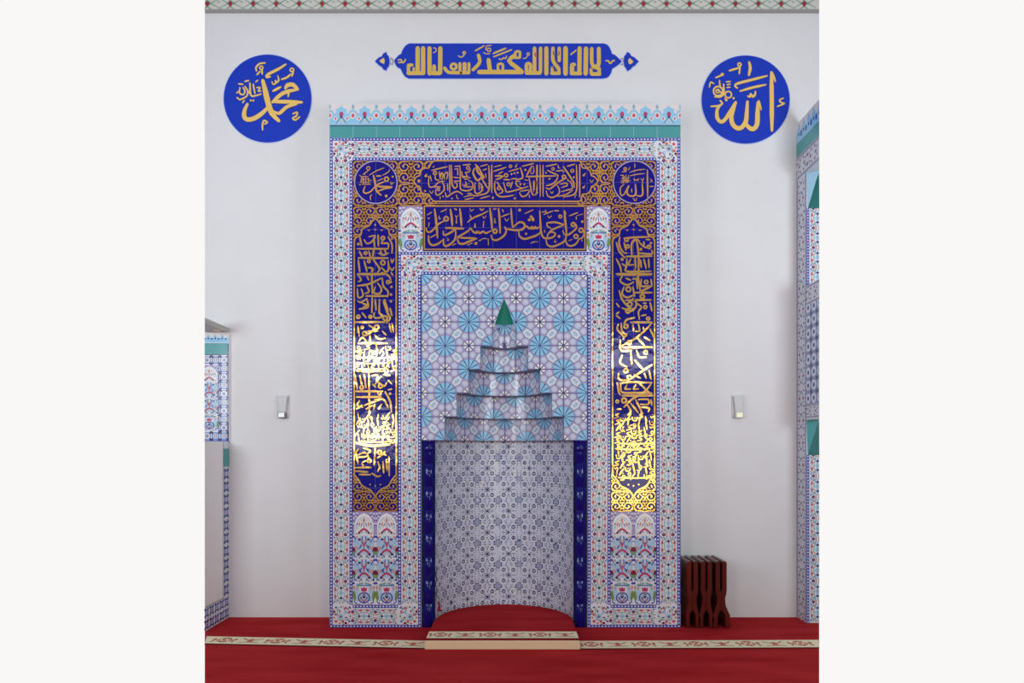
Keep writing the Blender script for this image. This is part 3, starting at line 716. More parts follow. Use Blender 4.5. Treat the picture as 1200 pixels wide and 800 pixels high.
# lower inscription
A_, B_, C_ = (494, 238, 13.33), (558, 238, 13.33), (622, 238, 13.33)
LOWER = [(A_, '''34 205 95 225 250 240 400 250 545;o 33 26 385 245;30 350 280 260 330 200 400 130 455 85 440 70 390;
34 450 95 470 220 480 350;34 600 90 615 230 625 360;36 375 390 450 390 530 395 655 400;32 340 440 350 500 420 480 500 430 530 400;
32 110 510 115 600 160 655 250 640 330 580;32 345 560 345 640 380 675 450 640 520 570 535 480 530 420;
34 560 560 590 630 660 635 740 600 860 555;30 855 550 700 545 570 540;30 560 530 640 490 720 440 770 390;
30 770 390 800 440 850 470 890 440 900 470 935 470;24 720 300 780 250 850 210 935 172;20 760 190 780 240;d 26 850 630;
16 90 185 165 140;14 95 230 115 245 130 225;14 120 300 110 370;16 300 140 395 95;16 275 200 275 250 300 240;20 135 540 230 490;
26 515 90 550 105;14 530 190 545 220 570 190;14 545 215 545 310;d 14 545 305;14 760 90 780 125 815 95;20 835 320 835 370;d 16 835 370;
14 410 545 415 590 430 570;14 480 660 540 635;14 710 660 800 620;14 890 590 935 570'''),
 (B_, '''22 0 220 90 175 185 125;22 60 85 85 112 120 90;30 0 440 60 470 110 440 150 470 230 435;o 30 28 295 440;32 215 80 235 250 250 420;
32 350 85 365 250 375 470;30 235 500 250 560 310 580 390 545 450 490 470 420 445 370;32 450 400 540 415 640 425 730 405 760 350 730 305 670 300 620 340 570 380;
28 545 85 555 230 570 380;30 740 400 790 360 830 400 870 370 900 400 935 390;d 24 860 215;d 24 830 262;d 24 888 262;
32 665 450 680 520 750 560 840 540 935 500;18 760 165 890 105;d 24 680 110;20 390 215 520 165;18 410 100 425 140;14 445 235 475 280 510 240;
16 290 240 290 300;d 16 295 300;14 100 200 125 235 155 200;16 120 280 110 380;14 60 590 110 555 190 560;14 190 560 190 660;d 18 780 480;
12 850 630 890 605 935 605;24 270 95 315 90'''),
 (C_, '''30 140 120 150 300 160 450 200 540 270 550 350 530 385 480 330 450 270 480 255 540;30 250 310 380 300 510 335;28 510 345 420 380 330 420 290 450;
22 250 310 260 360 320 400;30 240 580 260 650 330 680 430 650 530 590 555 500;32 525 120 540 300 560 490;18 525 120 552 175;
28 500 430 520 480 570 500 650 450 710 390 700 330 665 300;o 28 24 660 335;o 30 26 705 520;26 740 560 790 550 830 500 830 430;o 32 26 785 425;
28 545 580 570 650 630 670 700 640 750 570;30 0 400 40 400 70 370 100 400 130 370;30 0 540 80 510 150 460;d 24 30 245;
16 170 140 230 135;18 200 180 350 120;20 230 110 245 160;14 265 195 290 230 325 195;22 370 120 435 120;o 22 20 460 210;20 600 200 735 150;
16 710 210 710 260;10 720 200 815 170;d 22 805 290;d 24 440 520;16 215 420 215 460;14 590 590 650 565;14 385 570 370 610 405 605;12 0 630 60 605 115 605;14 795 570 800 600''')]
def lower_panel(P):
    x0, y0, x1, y1 = X3 + 1.8, 239.5, X4 - 1, 294.2
    P.rect(x0, y0, x1, y1, 'glaze_panel_blue', 0); joints(P, x0, y0, x1, y1, 7, 2)
    for a, b, c, d in ((x0, y0, x1, y0 + 1), (x0, y1 - 1, x1, y1), (x0, y0, x0 + 1, y1), (x1 - 1, y0, x1, y1)): P.rect(a, b, c, d, 'glaze_panel_dark', 1)
    P.stroke([(x0 + 2, y0 + 2), (x1 - 2, y0 + 2)], 1.5, G, 3, 1); P.stroke([(x0 + 2, y1 - 2), (x1 - 2, y1 - 2)], 1.5, G, 3, 1)
    P.stroke([(x0 + 2, y0 + 2), (x0 + 2, y1 - 2)], 1.5, G, 3, 1); P.stroke([(x1 - 2, y0 + 2), (x1 - 2, y1 - 2)], 1.5, G, 3, 1)
    for org, t in LOWER: P.ink(org, t, G, 4, .55)
part('lower_inscription', lower_panel, label='blue tile panel with one line of gold script under the upper inscription')

# upper inscription
A_, B_, C_ = (496, 184, 13.33), (560, 184, 13.33), (624, 184, 13.33)
UPPER = [(A_, '''22 130 215 250 185 380 155;16 150 165 175 150;22 410 130 415 350 415 560;22 440 130 445 300 450 420 490 490 530 460 520 410 490 400;
22 575 140 580 330 580 480 610 520 700 530 770 490 765 400 710 370;18 490 150 575 145;18 490 195 545 185;18 540 190 540 290;18 470 320 570 330;18 480 380 575 380;
o 25 20 185 255;20 90 310 85 400 100 470 170 465 240 400 330 380;14 110 290 130 380;20 185 290 195 350 250 370;20 250 230 270 350;20 260 340 290 250 310 290 290 365;
20 330 350 330 280 370 240 385 280 365 350;22 300 390 330 480 310 540 230 600 195 570 200 500;o 20 18 240 510;18 380 420 385 530;
22 345 560 370 625 440 580 510 545 560 550 615 590;20 130 470 270 470;20 600 230 620 320 680 300 660 240;o 24 16 700 175;16 650 250 720 230 740 190;
20 620 130 740 120;18 640 350 700 350;20 610 440 680 440 660 390;34 830 130 850 230 935 320;30 800 180 780 260 850 370 935 290;22 810 400 805 500 815 565 870 570 915 520 905 440;
16 870 400 875 520;20 640 630 740 600 830 610 935 580;18 650 670 790 640;18 690 575 760 575;16 630 470 760 470;18 610 300 740 330;
d 20 40 300;16 30 290 60 270;d 16 30 535;14 100 530 130 570 160 530;14 265 620 265 660;d 14 450 650;14 520 590 530 650 555 650;d 14 310 620;14 60 300 120 330'''),
 (B_, '''18 40 150 150 120;24 -40 120 10 170 60 260 95 330 20 340;24 170 140 180 320 175 500 130 570 0 605;22 60 340 110 420 160 500;22 215 130 215 560;18 40 650 190 610;d 18 235 640;
18 80 210 140 190;14 120 260 130 330;20 20 400 60 450 80 530;16 40 480 90 470;20 240 230 350 195 440 165;16 250 160 370 130;28 270 300 380 300;24 280 355 340 340 400 300;o 26 20 440 290;
18 320 270 390 230;22 400 355 500 360;24 520 350 570 340 600 350 650 350 700 320 680 220 660 170;d 16 525 270;d 16 572 258;d 16 622 248;18 480 230 640 185;o 20 16 510 150;d 16 595 150;16 600 130 620 120;
24 270 380 260 460 280 560 340 620 450 620 560 600;22 300 390 340 460 390 540 330 580;o 24 20 330 490;22 400 400 430 500 450 550 560 530 670 500 785 465;o 24 18 480 430;
20 540 390 510 490;20 660 390 600 380 600 430 640 470 700 490;d 16 665 430;d 16 725 430;20 690 150 780 128 870 105;24 850 140 800 220 760 300;24 750 310 935 308;d 18 740 205;
14 870 150 870 250 830 260 830 210;22 800 330 820 450 840 560 880 600 935 560;16 880 370 880 520;22 920 130 920 560;22 650 560 690 620 760 600 810 530;18 660 540 800 515;d 16 575 650;14 805 590 805 640;16 780 370 730 360'''),
 (C_, '''24 75 130 70 300 65 560 20 600;20 120 130 120 620;20 165 130 165 620;24 0 305 360 300;14 15 380 20 550;20 210 150 380 115;o 20 16 320 190;
22 230 210 310 250 400 290;20 370 225 480 210;24 400 290 370 370 300 430 215 450;24 210 485 260 505 330 460 420 390 530 330;o 26 22 490 315;d 14 210 250;d 16 265 345;
26 480 150 560 270 640 400 650 480;20 540 150 660 115;o 24 16 620 220;d 16 645 320;24 685 130 690 300 690 500 640 590 480 628;
22 215 530 240 610 310 635 400 590 420 520 390 450;20 430 430 520 410 540 450 450 480;20 450 545 540 520 620 490 600 400 550 370;20 390 620 520 590 630 520;
14 280 540 300 570 325 540;14 660 640 670 600 690 590;16 405 130 400 170 430 175;d 18 800 290;14 800 290 825 255;d 18 795 480;14 795 480 820 445;16 470 240 500 230;18 550 350 550 380''')]
def cartouche(P):
    x0, x1 = X2, X5
    arabesque(P, x0, YR, 512, YI, 3, 4); arabesque(P, 676, YR, x1, YI, 3, 4)
    P.rect(512, YR, 676, YI, 'glaze_panel_blue', 0)
    Lh = [(512, 188.6), (508, 189.4), (504.5, 193), (502.5, 197), (497.8, 197.4), (493.6, 200), (492, 205.8), (488.4, 207.4), (485.4, 212.3)]
    Rh = [(676, 188.6), (680, 189.4), (681.5, 194), (683, 197), (687.8, 197.6), (691.5, 201), (693, 206), (696.5, 207.6), (700.3, 212.4)]
    mir = lambda q: [(x, 424.9 - y) for x, y in q[::-1][1:]]
    L, R = spline(Lh + mir(Lh), 1), spline(Rh + mir(Rh), 1)
    P.poly(L + R[::-1], 'glaze_panel_blue', 6)
    joints(P, X2, YR, X5, YI, 9, 2, 7)
    P.stroke(Lh + mir(Lh), 1.5, G, 8, 1); P.stroke(Rh + mir(Rh), 1.5, G, 8, 1)
    P.stroke([(510, 188.6), (678, 188.6)], 1.8, G, 8, 1); P.stroke([(510, 236.3), (678, 236.3)], 1.8, G, 8, 1)
    P.rect(x0, 238.4, x1, 239.1, G, 8)
    P.stroke([(679.3, 193), (679.3, 231)], 1.5, G, 8, 1)
    P.disc(491, 212.3, 1.9, G, 8, 8); P.stroke([(691, 211), (693, 213.6), (695.4, 211)], 1.1, G, 8)
    for org, t in UPPER: P.ink(org, t, G, 9, .55)
part('upper_inscription', cartouche, label='wide blue tile panel of dense gold script between two round medallions')

# corner medallions
def medallion(x0, x1, cx, org, txt, fine):
    def f(P):
        arabesque(P, x0, YR, x1, YI, 4, 4, 1.0)
        P.disc(cx, 213.8, 26.0, 'glaze_panel_blue', 6, 40)
        P.line(cx, 189, cx, 239, .35, 'glaze_joint_blue', 7); P.line(cx - 25, 214, cx + 25, 214, .35, 'glaze_joint_blue', 7)
        P.ring(cx, 213.8, 24.9, 1.3, 'gold_pale', 8, 48)
        P.ink(org, txt, G, 9, .55); P.ink(org, fine, G, 9, .8)
    return f
part('medallion', medallion(X1, X2, 440.6, (410, 184, 13.33),
 '''32 370 290 395 400 420 530 490 600;24 405 450 330 540 250 570 215 540 240 460;30 660 470 540 468 420 462;26 660 480 540 500 440 540;o 32 24 575 350;
24 540 390 480 412 410 450;16 310 285 420 220 535 175;15 510 292 600 240 625 195;o 26 16 290 180;15 295 215 205 278;24 415 300 490 300;15 430 380 520 340;15 350 590 320 620 330 680;d 24 570 612;d 16 670 310;14 690 400 650 430 640 390''',
 '''12 150 285 190 330 170 400;12 180 310 290 310;12 170 350 310 345;12 165 400 320 395;12 215 320 220 430;12 250 300 255 420;12 290 330 295 430;12 190 430 330 430;o 20 12 205 360;12 300 370 345 370;d 12 160 435;12 230 280 245 250'''),
 label='round blue tile medallion with gold script at the upper left corner')
part('medallion', medallion(X5, X6, 743.4, (686, 184, 13.33),
 '''24 965 205 968 420 970 640;26 885 430 892 580 850 615 790 600;26 780 430 785 580 720 615 660 590 650 530 680 450;20 665 460 600 590 550 590 545 490 600 430;
16 690 245 800 210 930 195;16 690 300 800 275 920 262;18 755 340 765 370 790 360 820 370 825 340;14 860 340 890 370 910 330;14 890 370 890 430;14 770 110 770 170;o 20 18 620 190;14 690 165 670 210;
13 740 645 780 690 800 640;14 1010 345 1040 380 1010 385;16 1000 465 1065 462;18 720 500 722 555;18 640 230 570 235''',
 '''12 545 290 600 300 590 370;12 560 340 690 330;12 550 380 700 375;12 580 280 590 400;12 630 280 640 410;12 670 290 660 400;o 20 12 610 345;o 16 12 655 380;12 560 410 620 400'''),
 label='round blue tile medallion with gold script at the upper right corner')

# tall side columns of script
def dense(P, x0, y0, x1, y1, seed, k=9, slant=0):
    """closely packed, interlaced script"""
    r = random.Random(seed); c = 6.2
    nx, ny = max(1, round((x1 - x0) / c)), max(1, round((y1 - y0) / 6.6)); sx, sy = (x1 - x0) / nx, (y1 - y0) / ny
    for j in range(ny):
        if ny > 1 and r.random() < .3:
            a, b = x0 + r.uniform(0, .25) * (x1 - x0), x1 - r.uniform(0, .25) * (x1 - x0)
            P.stroke([(a, y0 + (j + .9) * sy), ((a + b) / 2, y0 + (j + 1) * sy), (b, y0 + (j + .85) * sy)], 1.7, G, k, .7)
        for i in range(nx):
            x, y = x0 + (i + .5 + r.uniform(-.25, .25)) * sx, y0 + (j + .5 + (.25 if i % 2 else -.25) + r.uniform(-.2, .2)) * sy
            q = r.random(); w = r.uniform(1.5, 1.9); d = 1 if r.random() < .7 else -1
            if q < .3: P.stroke([(x - .8 * d, y - 4.2), (x, y), (x + .6 * d, y + 4.2)], w, G, k, .6)
            elif q < .45: P.stroke([(x + 2.4, y - 4), (x, y - 1), (x - 2.8, y + 3.5)], w, G, k, .6); P.disc(x + 1.6, y + 1.6, .8, G, k, 6)
            elif q < .62: P.ring(x + .8 * d, y - 1, 1.6, 1.3, G, k, 8); P.stroke([(x + 2.2 * d, y), (x + .4 * d, y + 2.6), (x - 3 * d, y + 2.8)], w * .9, G, k)
            elif q < .78: P.stroke([(x - 3, y - 2), (x - 2.2, y + 1.8), (x + 1.6, y + 2), (x + 2.8, y - 1.6)], w, G, k); P.disc(x, y - 1, .75, G, k, 6)
            elif q < .92: P.stroke([(x + 3.2, y - 3), (x - 1, y - 1.2), (x + 2.4, y + 1.2), (x - 3.2, y + 3)], w * .9, G, k)
            else: P.stroke([(x - 2, y - 1), (x - .6, y + 1), (x + .8, y - 1), (x + 2.2, y + 1)], w * .8, G, k); P.disc(x, y - 3, .75, G, k, 6)
def column(x0, x1, inks, fills, seed):
    cx = (x0 + x1) / 2
    half = [(-24.6, 284), (-23, 279.3), (-17, 275.4), (-15.2, 268.6), (-7.5, 264.7), (-4, 260.2), (0, 256.3)]
    low = [(-24.6, 556), (-19.5, 562), (-15.4, 568.6), (-6.5, 573.5), (-3, 577), (0, 581)]
    def f(P):
        arabesque(P, x0, YI, x1, 288, 4, 4, 1.15); arabesque(P, x0, 552, x1, YG, 4, 4, 1.15)
        P.rect(x0, 288, x1, 552, 'glaze_panel_blue', 0)
        top = [(cx + a, b) for a, b in half] + [(cx - a, b) for a, b in half[::-1][1:]]
        bot = [(cx + a, b) for a, b in low] + [(cx - a, b) for a, b in low[::-1][1:]]
        P.poly(spline(top, 1.2) + [(cx + 24.6, 290), (cx - 24.6, 290)], 'glaze_panel_blue', 6)
        P.poly(spline(bot, 1.2) + [(cx + 24.6, 550), (cx - 24.6, 550)], 'glaze_panel_blue', 6)
        joints(P, x0, YI, x1, YG, 2, 13, 7)
        P.stroke(top, 1.6, G, 8, 1); P.stroke(bot, 1.6, G, 8, 1)
        for s in (-1, 1):
            P.line(cx + 24.6 * s, 283, cx + 24.6 * s, 557, 1.7, G, 8)
            P.line(cx + 26.2 * s, YI, cx + 26.2 * s, YG, .7, 'glaze_panel_dark', 8)
        for s in (-1, 0, 1): P.stroke([(cx + 7.5 * s - 1.2, 268.5 + .8 * abs(s)), (cx + 7.5 * s, 270 + .8 * abs(s)), (cx + 7.5 * s + 1.2, 268.5 + .8 * abs(s))], 1, G, 9)
        P.disc(cx, 263.6, 1.2, G, 9, 6)
        for s in (-1, 0, 1): P.disc(cx + 6 * s, 569 - 1.5 * abs(s), 1, G, 9, 6)
        for org, t in inks: P.ink(org, t, G, 9, .6, .5)
        for i, (a, b_, c, d) in enumerate(fills): dense(P, a, b_, c, d, seed + i, 9, .08)
    return f
LCOL = [((410, 236, 8.883), '''16 105 370 115 420 125 465;14 150 400 180 440 230 420 265 360 200 370;14 250 380 260 480;15 295 350 300 465;o 18 14 345 385;14 330 440 400 440 400 490;14 345 405 330 440;
14 400 370 440 450 440 540;17 80 495 400 495;15 100 520 130 580;o 14 12 165 540;14 200 520 215 580;15 250 500 240 580;14 300 540 350 560 400 540;14 320 510 330 550;18 90 590 400 592;
16 90 610 105 735;15 150 620 180 730;o 14 12 200 625;15 190 690 240 700 230 745;16 240 600 310 700 290 740;o 22 14 345 640;15 330 690 380 735 405 700 400 620;d 14 90 445;12 430 600 440 640 460 600;12 420 690 440 720 460 690;14 430 740 450 770;17 80 760 370 760;d 10 440 390;14 360 500 380 540'''),
 ((410, 316, 8.883), '''16 80 45 350 45;17 80 170 200 150 330 90;14 90 60 120 110 90 125;15 230 0 232 120 235 250;14 180 70 200 110;15 340 90 350 170 400 230 390 285;15 330 30 400 60 430 110;14 80 200 90 290 140 270 120 200;
14 180 170 200 230 160 250;15 265 180 250 240 310 250 330 200 290 140;17 170 275 400 275;14 85 330 120 340 180 300;14 130 350 180 370 140 390;15 235 290 230 450;15 180 310 190 390 100 410;15 265 310 275 420;
15 310 310 310 450 350 480 290 505 250 490 255 450;16 360 310 400 430;17 350 330 390 440 420 510 380 550;18 60 545 360 545;o 16 14 90 490;14 130 450 170 500;o 14 14 215 490;o 22 16 370 505;15 420 400 440 480;
15 410 560 430 650;15 440 560 455 650;15 85 590 100 690;o 12 12 130 600;15 200 580 250 620 170 690;o 22 15 280 600;o 20 15 155 665;14 190 640 300 640;15 210 680 215 750;15 260 680 300 720 370 715;14 340 640 380 680;18 90 765 390 765;14 100 740 130 705 170 740;
d 10 430 130;d 12 435 180;d 12 430 260;d 12 430 330;o 16 13 400 130'''),
 ((410, 396, 8.883), '''18 75 345 340 345;17 60 555 340 555;18 70 615 330 612;15 55 390 80 530;15 105 390 130 500;14 150 380 170 520;16 200 350 203 600 205 800;o 18 14 125 515;15 230 390 290 390 270 480;15 330 400 290 450 360 500 380 470;
14 240 480 270 510;o 20 14 320 500;15 350 380 420 390;o 16 13 310 575;16 370 560 420 660 435 770;15 260 640 350 640 400 720;14 100 650 80 700 140 720;15 150 700 300 650;14 170 740 240 700;14 250 740 260 690;14 300 740 330 690;
12 400 440 440 480;12 400 540 440 530;d 12 420 580;o 20 14 380 340;14 70 740 130 700'''),
 ((410, 476, 6.154), '''16 40 262 160 285 290 272;11 45 330 52 372 60 410;10 50 368 130 360;10 62 350 110 335 140 380 92 402;o 13 10 140 392;11 42 442 155 440;11 40 466 130 472;11 182 300 180 370 176 425;o 14 11 216 332;11 200 372 240 345 262 350;
11 240 398 245 480;11 264 380 270 462;10 160 482 200 505 225 498;10 100 300 150 318 120 345;10 205 400 215 440 200 470;d 7 250 330;10 60 310 40 335;10 90 410 100 436;11 70 490 150 492;10 282 360 285 500''')]
RCOL = [((712, 236, 8.887), '''16 125 370 120 450 160 530 200 540;16 90 430 120 520 180 590;16 170 385 300 375 430 372;o 18 14 195 400;o 16 14 205 470;14 170 430 190 510;18 250 560 250 440 300 395 330 420;17 300 400 320 560 320 800;15 330 430 390 480 440 460;o 18 13 430 475;
14 375 420 380 470;16 330 540 460 550 455 510;18 190 575 460 572;15 90 600 130 680 140 740;16 200 600 195 680 200 730 450 728;14 240 600 215 660 270 660;15 285 580 290 700;15 340 610 350 690;15 375 600 400 700;15 425 600 430 690;d 16 150 605;d 14 345 500;d 12 450 435;17 100 765 450 765;14 150 650 190 680;15 400 400 440 400'''),
 ((712, 316, 8.887), '''18 90 45 460 45;16 280 0 320 100 340 230;16 150 70 130 120 200 160 270 130;15 190 90 240 110;17 260 100 300 100 310 200;15 350 100 350 170 440 170;o 18 13 400 130;15 450 100 460 170;18 320 240 400 200 460 170;
18 120 220 150 310 220 390 270 410;17 170 180 150 250 200 290 280 260;o 24 15 215 205;15 260 180 280 280;18 190 320 450 315;o 20 16 360 280;17 280 240 460 240;o 22 15 230 360;16 150 400 250 430 300 360 260 300;o 22 14 210 430;
15 300 350 350 390 320 440 330 520;15 370 350 400 350;o 16 13 390 390;o 16 13 420 510;15 440 340 460 430;15 350 480 400 470;18 240 548 460 548;18 170 560 200 520 280 500;17 110 570 100 620 160 690;17 140 560 150 640 200 690;17 460 555 380 640 280 720 150 790;
o 20 15 190 590;15 260 570 270 640;15 320 570 330 640 290 640;15 370 600 380 650;16 200 670 160 720;16 380 700 440 740;15 440 620 490 720;15 300 700 380 790;o 20 14 225 760;14 90 350 120 390;14 90 480 130 510;14 120 440 90 460'''),
 ((712, 396, 8.887), '''18 150 100 460 95;17 130 20 140 130 250 130;15 300 130 330 200 400 200;o 18 13 395 150;18 460 280 380 330 200 450;15 240 150 250 270;17 280 230 360 320;15 150 180 130 260 200 300;o 20 15 190 340;17 110 370 120 430 220 440;o 20 15 225 410;
15 280 380 340 420;15 380 370 400 420;15 430 340 450 430;17 100 470 115 560 130 590;18 135 480 150 565 300 570 460 575;18 130 475 230 460 460 465;15 200 490 180 530 240 530;15 290 490 270 530 320 530;17 330 470 400 540 460 600;17 450 480 380 560 250 640 170 720;
18 150 600 300 600 470 600;o 24 16 170 650;17 200 690 240 760 210 800;16 290 640 340 740 360 800;15 320 640 420 640 420 690 340 690;15 350 720 430 730 420 770;o 14 12 100 660;15 100 740 140 740;15 450 640 460 700;15 240 680 320 780''')]
part('script_column', column(X1, X2, LCOL, [(417, 406, 463.5, 433), (417, 486.5, 463.5, 518)], 11),
     label='tall blue tile column of gold script left of the stepped hood')
part('script_column', column(X5, X6, RCOL, [(720, 486.5, 766, 560), ], 41),
     label='tall blue tile column of gold script right of the stepped hood')

# ---------------------------------------------------------------- painted wall signs
plane_wall = lambda off: (lambda u, v, k: ((u - 600) / SW, YW - off - k * EPS, EYE + (525 - v) / SW))
wx = lambda px: (px - 600) / SW
wz = lambda py: EYE + (525 - py) / SW
def roundel(cx, cy, rx, ry, org, txt, fine, label):
    t = thing('calligraphy_roundel', label, 'wall roundel', (wx(cx), YW, wz(cy)), 'blue calligraphy roundels')
    m = MB(); m.slab([(wx(x), wz(y)) for x, y in ngon(cx, cy, rx, 64, ry)], YW - .008, YW - .0005, 'paint_blue')
    m.slab([(wx(x), wz(y)) for x, y in ngon(cx, cy, rx + .9, 64, ry + .9)], YW - .005, YW - .0005, 'paint_edge')
    m.build('disc', t)
    P = Pat(plane_wall(.008))
    P.ink(org, txt, 'paint_gold_edge', 1, .55, .9); P.ink(org, txt, 'paint_gold', 2, .55)
    P.build('gold_lettering', t)
    P = Pat(plane_wall(.008))
    P.ink(org, fine, 'paint_gold_edge', 1, .8, .6); P.ink(org, fine, 'paint_gold', 2, .8)
    P.build('small_lettering', t)
roundel(313.9, 115.9, 51.3, 51.4, (260, 62, 7.273),
 '''46 352 240 372 320 395 420 430 520 488 582;38 412 450 350 515 280 562 220 572 194 545 198 490 222 440;36 650 315 610 275 562 280 545 305;32 640 318 580 328 520 350 470 390 436 425;
32 436 420 520 420 600 422 685 425;30 640 440 560 462 490 520 440 500;16 575 320 568 378;24 548 102 480 145 395 188 385 212 415 206;o 15 12 600 150;15 612 165 600 205;18 592 186 555 215 510 230;
15 430 250 440 272 462 262 460 238 472 255 488 238 480 200;22 438 330 505 295''',
 '''16 300 158 294 130 325 98 372 90;o 14 12 340 132;15 345 148 347 185;14 330 162 302 190;15 350 660 350 612 362 580 392 596 368 610;15 610 522 645 510 640 540 606 560 628 576 665 550;
14 148 268 182 272;14 198 248 232 240;14 158 300 154 345 186 360 200 330 184 300;14 200 290 240 350;15 242 262 252 366 300 366 336 355;14 225 330 215 372 160 402 134 385;12 310 238 292 252;d 9 250 410;d 9 272 410;12 195 408 180 430;
13 302 300 330 300 312 330 336 330;14 270 270 285 350;13 130 345 150 330''',
 'round blue wall sign with gold script at the left, above the left wall light')
roundel(873.5, 117.1, 51.5, 51.5, (818, 62, 7.273),
 '''36 622 170 625 400 626 665;20 625 165 655 248;40 508 425 504 520 500 610 470 652 430 640 402 600;14 515 408 536 490;38 418 420 412 520 404 590 370 638 330 645 292 610 280 550 300 480 318 425;
32 312 430 270 505 230 568 195 592 162 560 160 490 186 450;20 420 372 438 380 446 352 462 378 482 362 486 332;22 585 200 450 235 335 265 312 285 332 304;20 575 275 460 300 355 330;26 432 82 442 130 430 195''',
 '''17 265 156 345 132;o 14 12 350 104;14 356 112 348 182;16 108 460 170 455 205 435 185 410;14 722 390 690 408 710 430 736 434 674 460;o 40 14 168 330;o 16 9 165 330;13 180 240 186 300;15 215 270 216 345 190 378 140 378;o 28 13 255 360;
12 238 252 272 248;12 244 276 272 270;12 244 300 270 296;12 226 390 236 412;d 10 300 390;d 9 242 405;14 148 216 210 190;o 9 9 204 188;12 94 296 106 254 132 266;12 160 320 200 345''',
 'round blue wall sign with gold script at the right, above the right wall light')
# long banner
t = thing('calligraphy_banner', 'long blue wall sign with pointed ends and square gold script above the niche', 'wall sign', (wx(594), YW, wz(72)))
ZL, ZM, ZR = (436, 42, 10.91), (540, 42, 10.91), (642, 42, 10.91)
zp = lambda o, s: [(o[0] + a / o[2], o[1] + b / o[2]) for a, b in zip(*[iter(map(float, s.split()))] * 2)]
main = zp(ZL, '285 318 312 286 350 248 376 236 384 205 405 165 432 130 475 104') + zp(ZR, '715 104 755 118 785 150 805 195 818 235 858 252 905 295 943 330 905 370 875 392 822 425 808 475 785 515 755 540 700 550') + zp(ZL, '470 550 425 525 395 485 378 450 368 425 330 408 305 378')
fl_ = zp(ZL, '40 330 90 282 128 268 142 236 185 210 192 248 212 262 222 300 226 335 220 370 212 400 192 418 186 450 142 430 126 400 90 380')
fr_ = zp(ZR, '1160 332 1105 282 1062 262 1050 232 1012 210 1000 240 976 268 968 330 976 390 1000 420 1014 455 1060 430 1075 405 1110 385')
def grow(q, d):
    cx, cy = sum(p[0] for p in q) / len(q), sum(p[1] for p in q) / len(q)
    out = []
    n = len(q); A = sum(q[i][0] * q[(i + 1) % n][1] - q[(i + 1) % n][0] * q[i][1] for i in range(n)); sg = 1 if A > 0 else -1
    for i in range(n):
        a, c = q[i - 1], q[(i + 1) % n]; dx, dy = c[0] - a[0], c[1] - a[1]; L = math.hypot(dx, dy) or 1
        out.append((q[i][0] + dy / L * d * sg, q[i][1] - dx / L * d * sg))
    return out
def plate(q, name, parent):
    m = MB(); m.slab([(wx(x), wz(y)) for x, y in q], YW - .008, YW - .0005, 'paint_blue')
    m.slab([(wx(x), wz(y)) for x, y in grow(q, .8)], YW - .005, YW - .0005, 'paint_edge'); return m.build(name, parent)
plate(main, 'plate', t); e1 = plate(fl_, 'end_finial', t); e2 = plate(fr_, 'end_finial', t)
for e, z, s in ((e1, ZL, '95 325 150 285 166 320 156 368 118 350'), (e2, ZR, '1092 335 1045 288 1024 318 1034 368 1066 366')):
    P = Pat(plane_wall(.008)); P.poly(zp(z, s), 'paint_gold', 1); P.build('gold_leaf', e)
m = MB()
for z, x, y in ((ZL, 250, 330), (ZR, 945, 332)):
    u, v = z[0] + x / z[2], z[1] + y / z[2]
    P = Pat(plane_wall(.004)); P.ring(u, v, 1.8, 1.3, 'cornice_shade', 1, 12, 3.8); P.build('link_ring', t)
BAN = [(ZL, '''56 585 165 585 480;56 655 165 655 480;50 465 485 660 485;44 468 385 468 480;40 470 380 515 380;30 535 420 535 470;54 736 165 736 490;56 875 165 872 480;52 775 485 870 485;50 795 395 795 470;
44 930 420 975 472 1060 478 1200 478;o 36 36 1045 400;38 1125 360 1125 470;38 1190 360 1190 470'''),
 (ZM, '''34 40 360 40 470;36 105 360 105 470;40 0 480 105 480;44 226 255 245 330 215 385 158 440;58 235 470 780 470;54 355 315 372 440;34 478 450 478 372 536 372 536 450;54 780 465 700 400 615 325 690 258;34 697 290 700 215 755 212 752 285;30 697 290 752 288;
44 840 470 840 370 888 370 888 470;48 840 482 1010 482;48 942 165 942 470;44 1020 165 1018 470;54 1093 165 1093 490'''),
 (ZR, '''46 65 165 65 320 118 400 140 430;44 145 165 145 325;46 50 485 145 485;38 54 415 54 470;40 140 420 142 480;60 225 165 225 490;54 405 165 402 480;48 300 488 415 488;44 302 470 305 375 340 375;26 322 460 322 390;58 486 170 482 490;
46 560 170 562 360 600 400;52 650 170 650 360 630 390;48 560 495 660 495;40 552 430 552 485;44 655 425 655 485;40 570 400 650 430''')]
BANF = [(ZL, '''14 785 225 818 205 815 168 785 162;14 1100 262 1140 280 1180 244 1170 210;20 335 318 372 310 390 352 420 330 430 308;20 340 350 375 345'''),
 (ZM, '''o 18 12 45 225;14 45 245 30 270 0 278;26 418 232 572 168;22 420 275 650 186;20 185 200 298 135;o 22 15 362 186;14 320 190 330 140 390 132;14 290 222 330 238 372 232;18 490 300 520 312 545 288 572 298 585 265;o 16 13 862 240;13 852 265 830 292 795 298'''),
 (ZR, '''20 292 248 360 192;22 740 328 770 325 795 362 830 325 850 325''')]
OVER = [(ZL, ''), (ZM, 'o 22 12 970 250'), (ZR, '11 75 205 75 248 140 248 140 205;9 100 250 100 330 150 385;9 45 410 85 425 95 450;9 535 415 575 430 600 455;d 14 95 445;d 14 350 435')]
for n in range(3):
    P = Pat(plane_wall(.008))
    P.ink(*BAN[n], 'paint_gold_dull', 2, 1); P.ink(*BANF[n], 'paint_gold_dull', 2, .8); P.ink(*OVER[n], 'paint_gold_edge', 3, 1)
    P.build('gold_lettering', t)

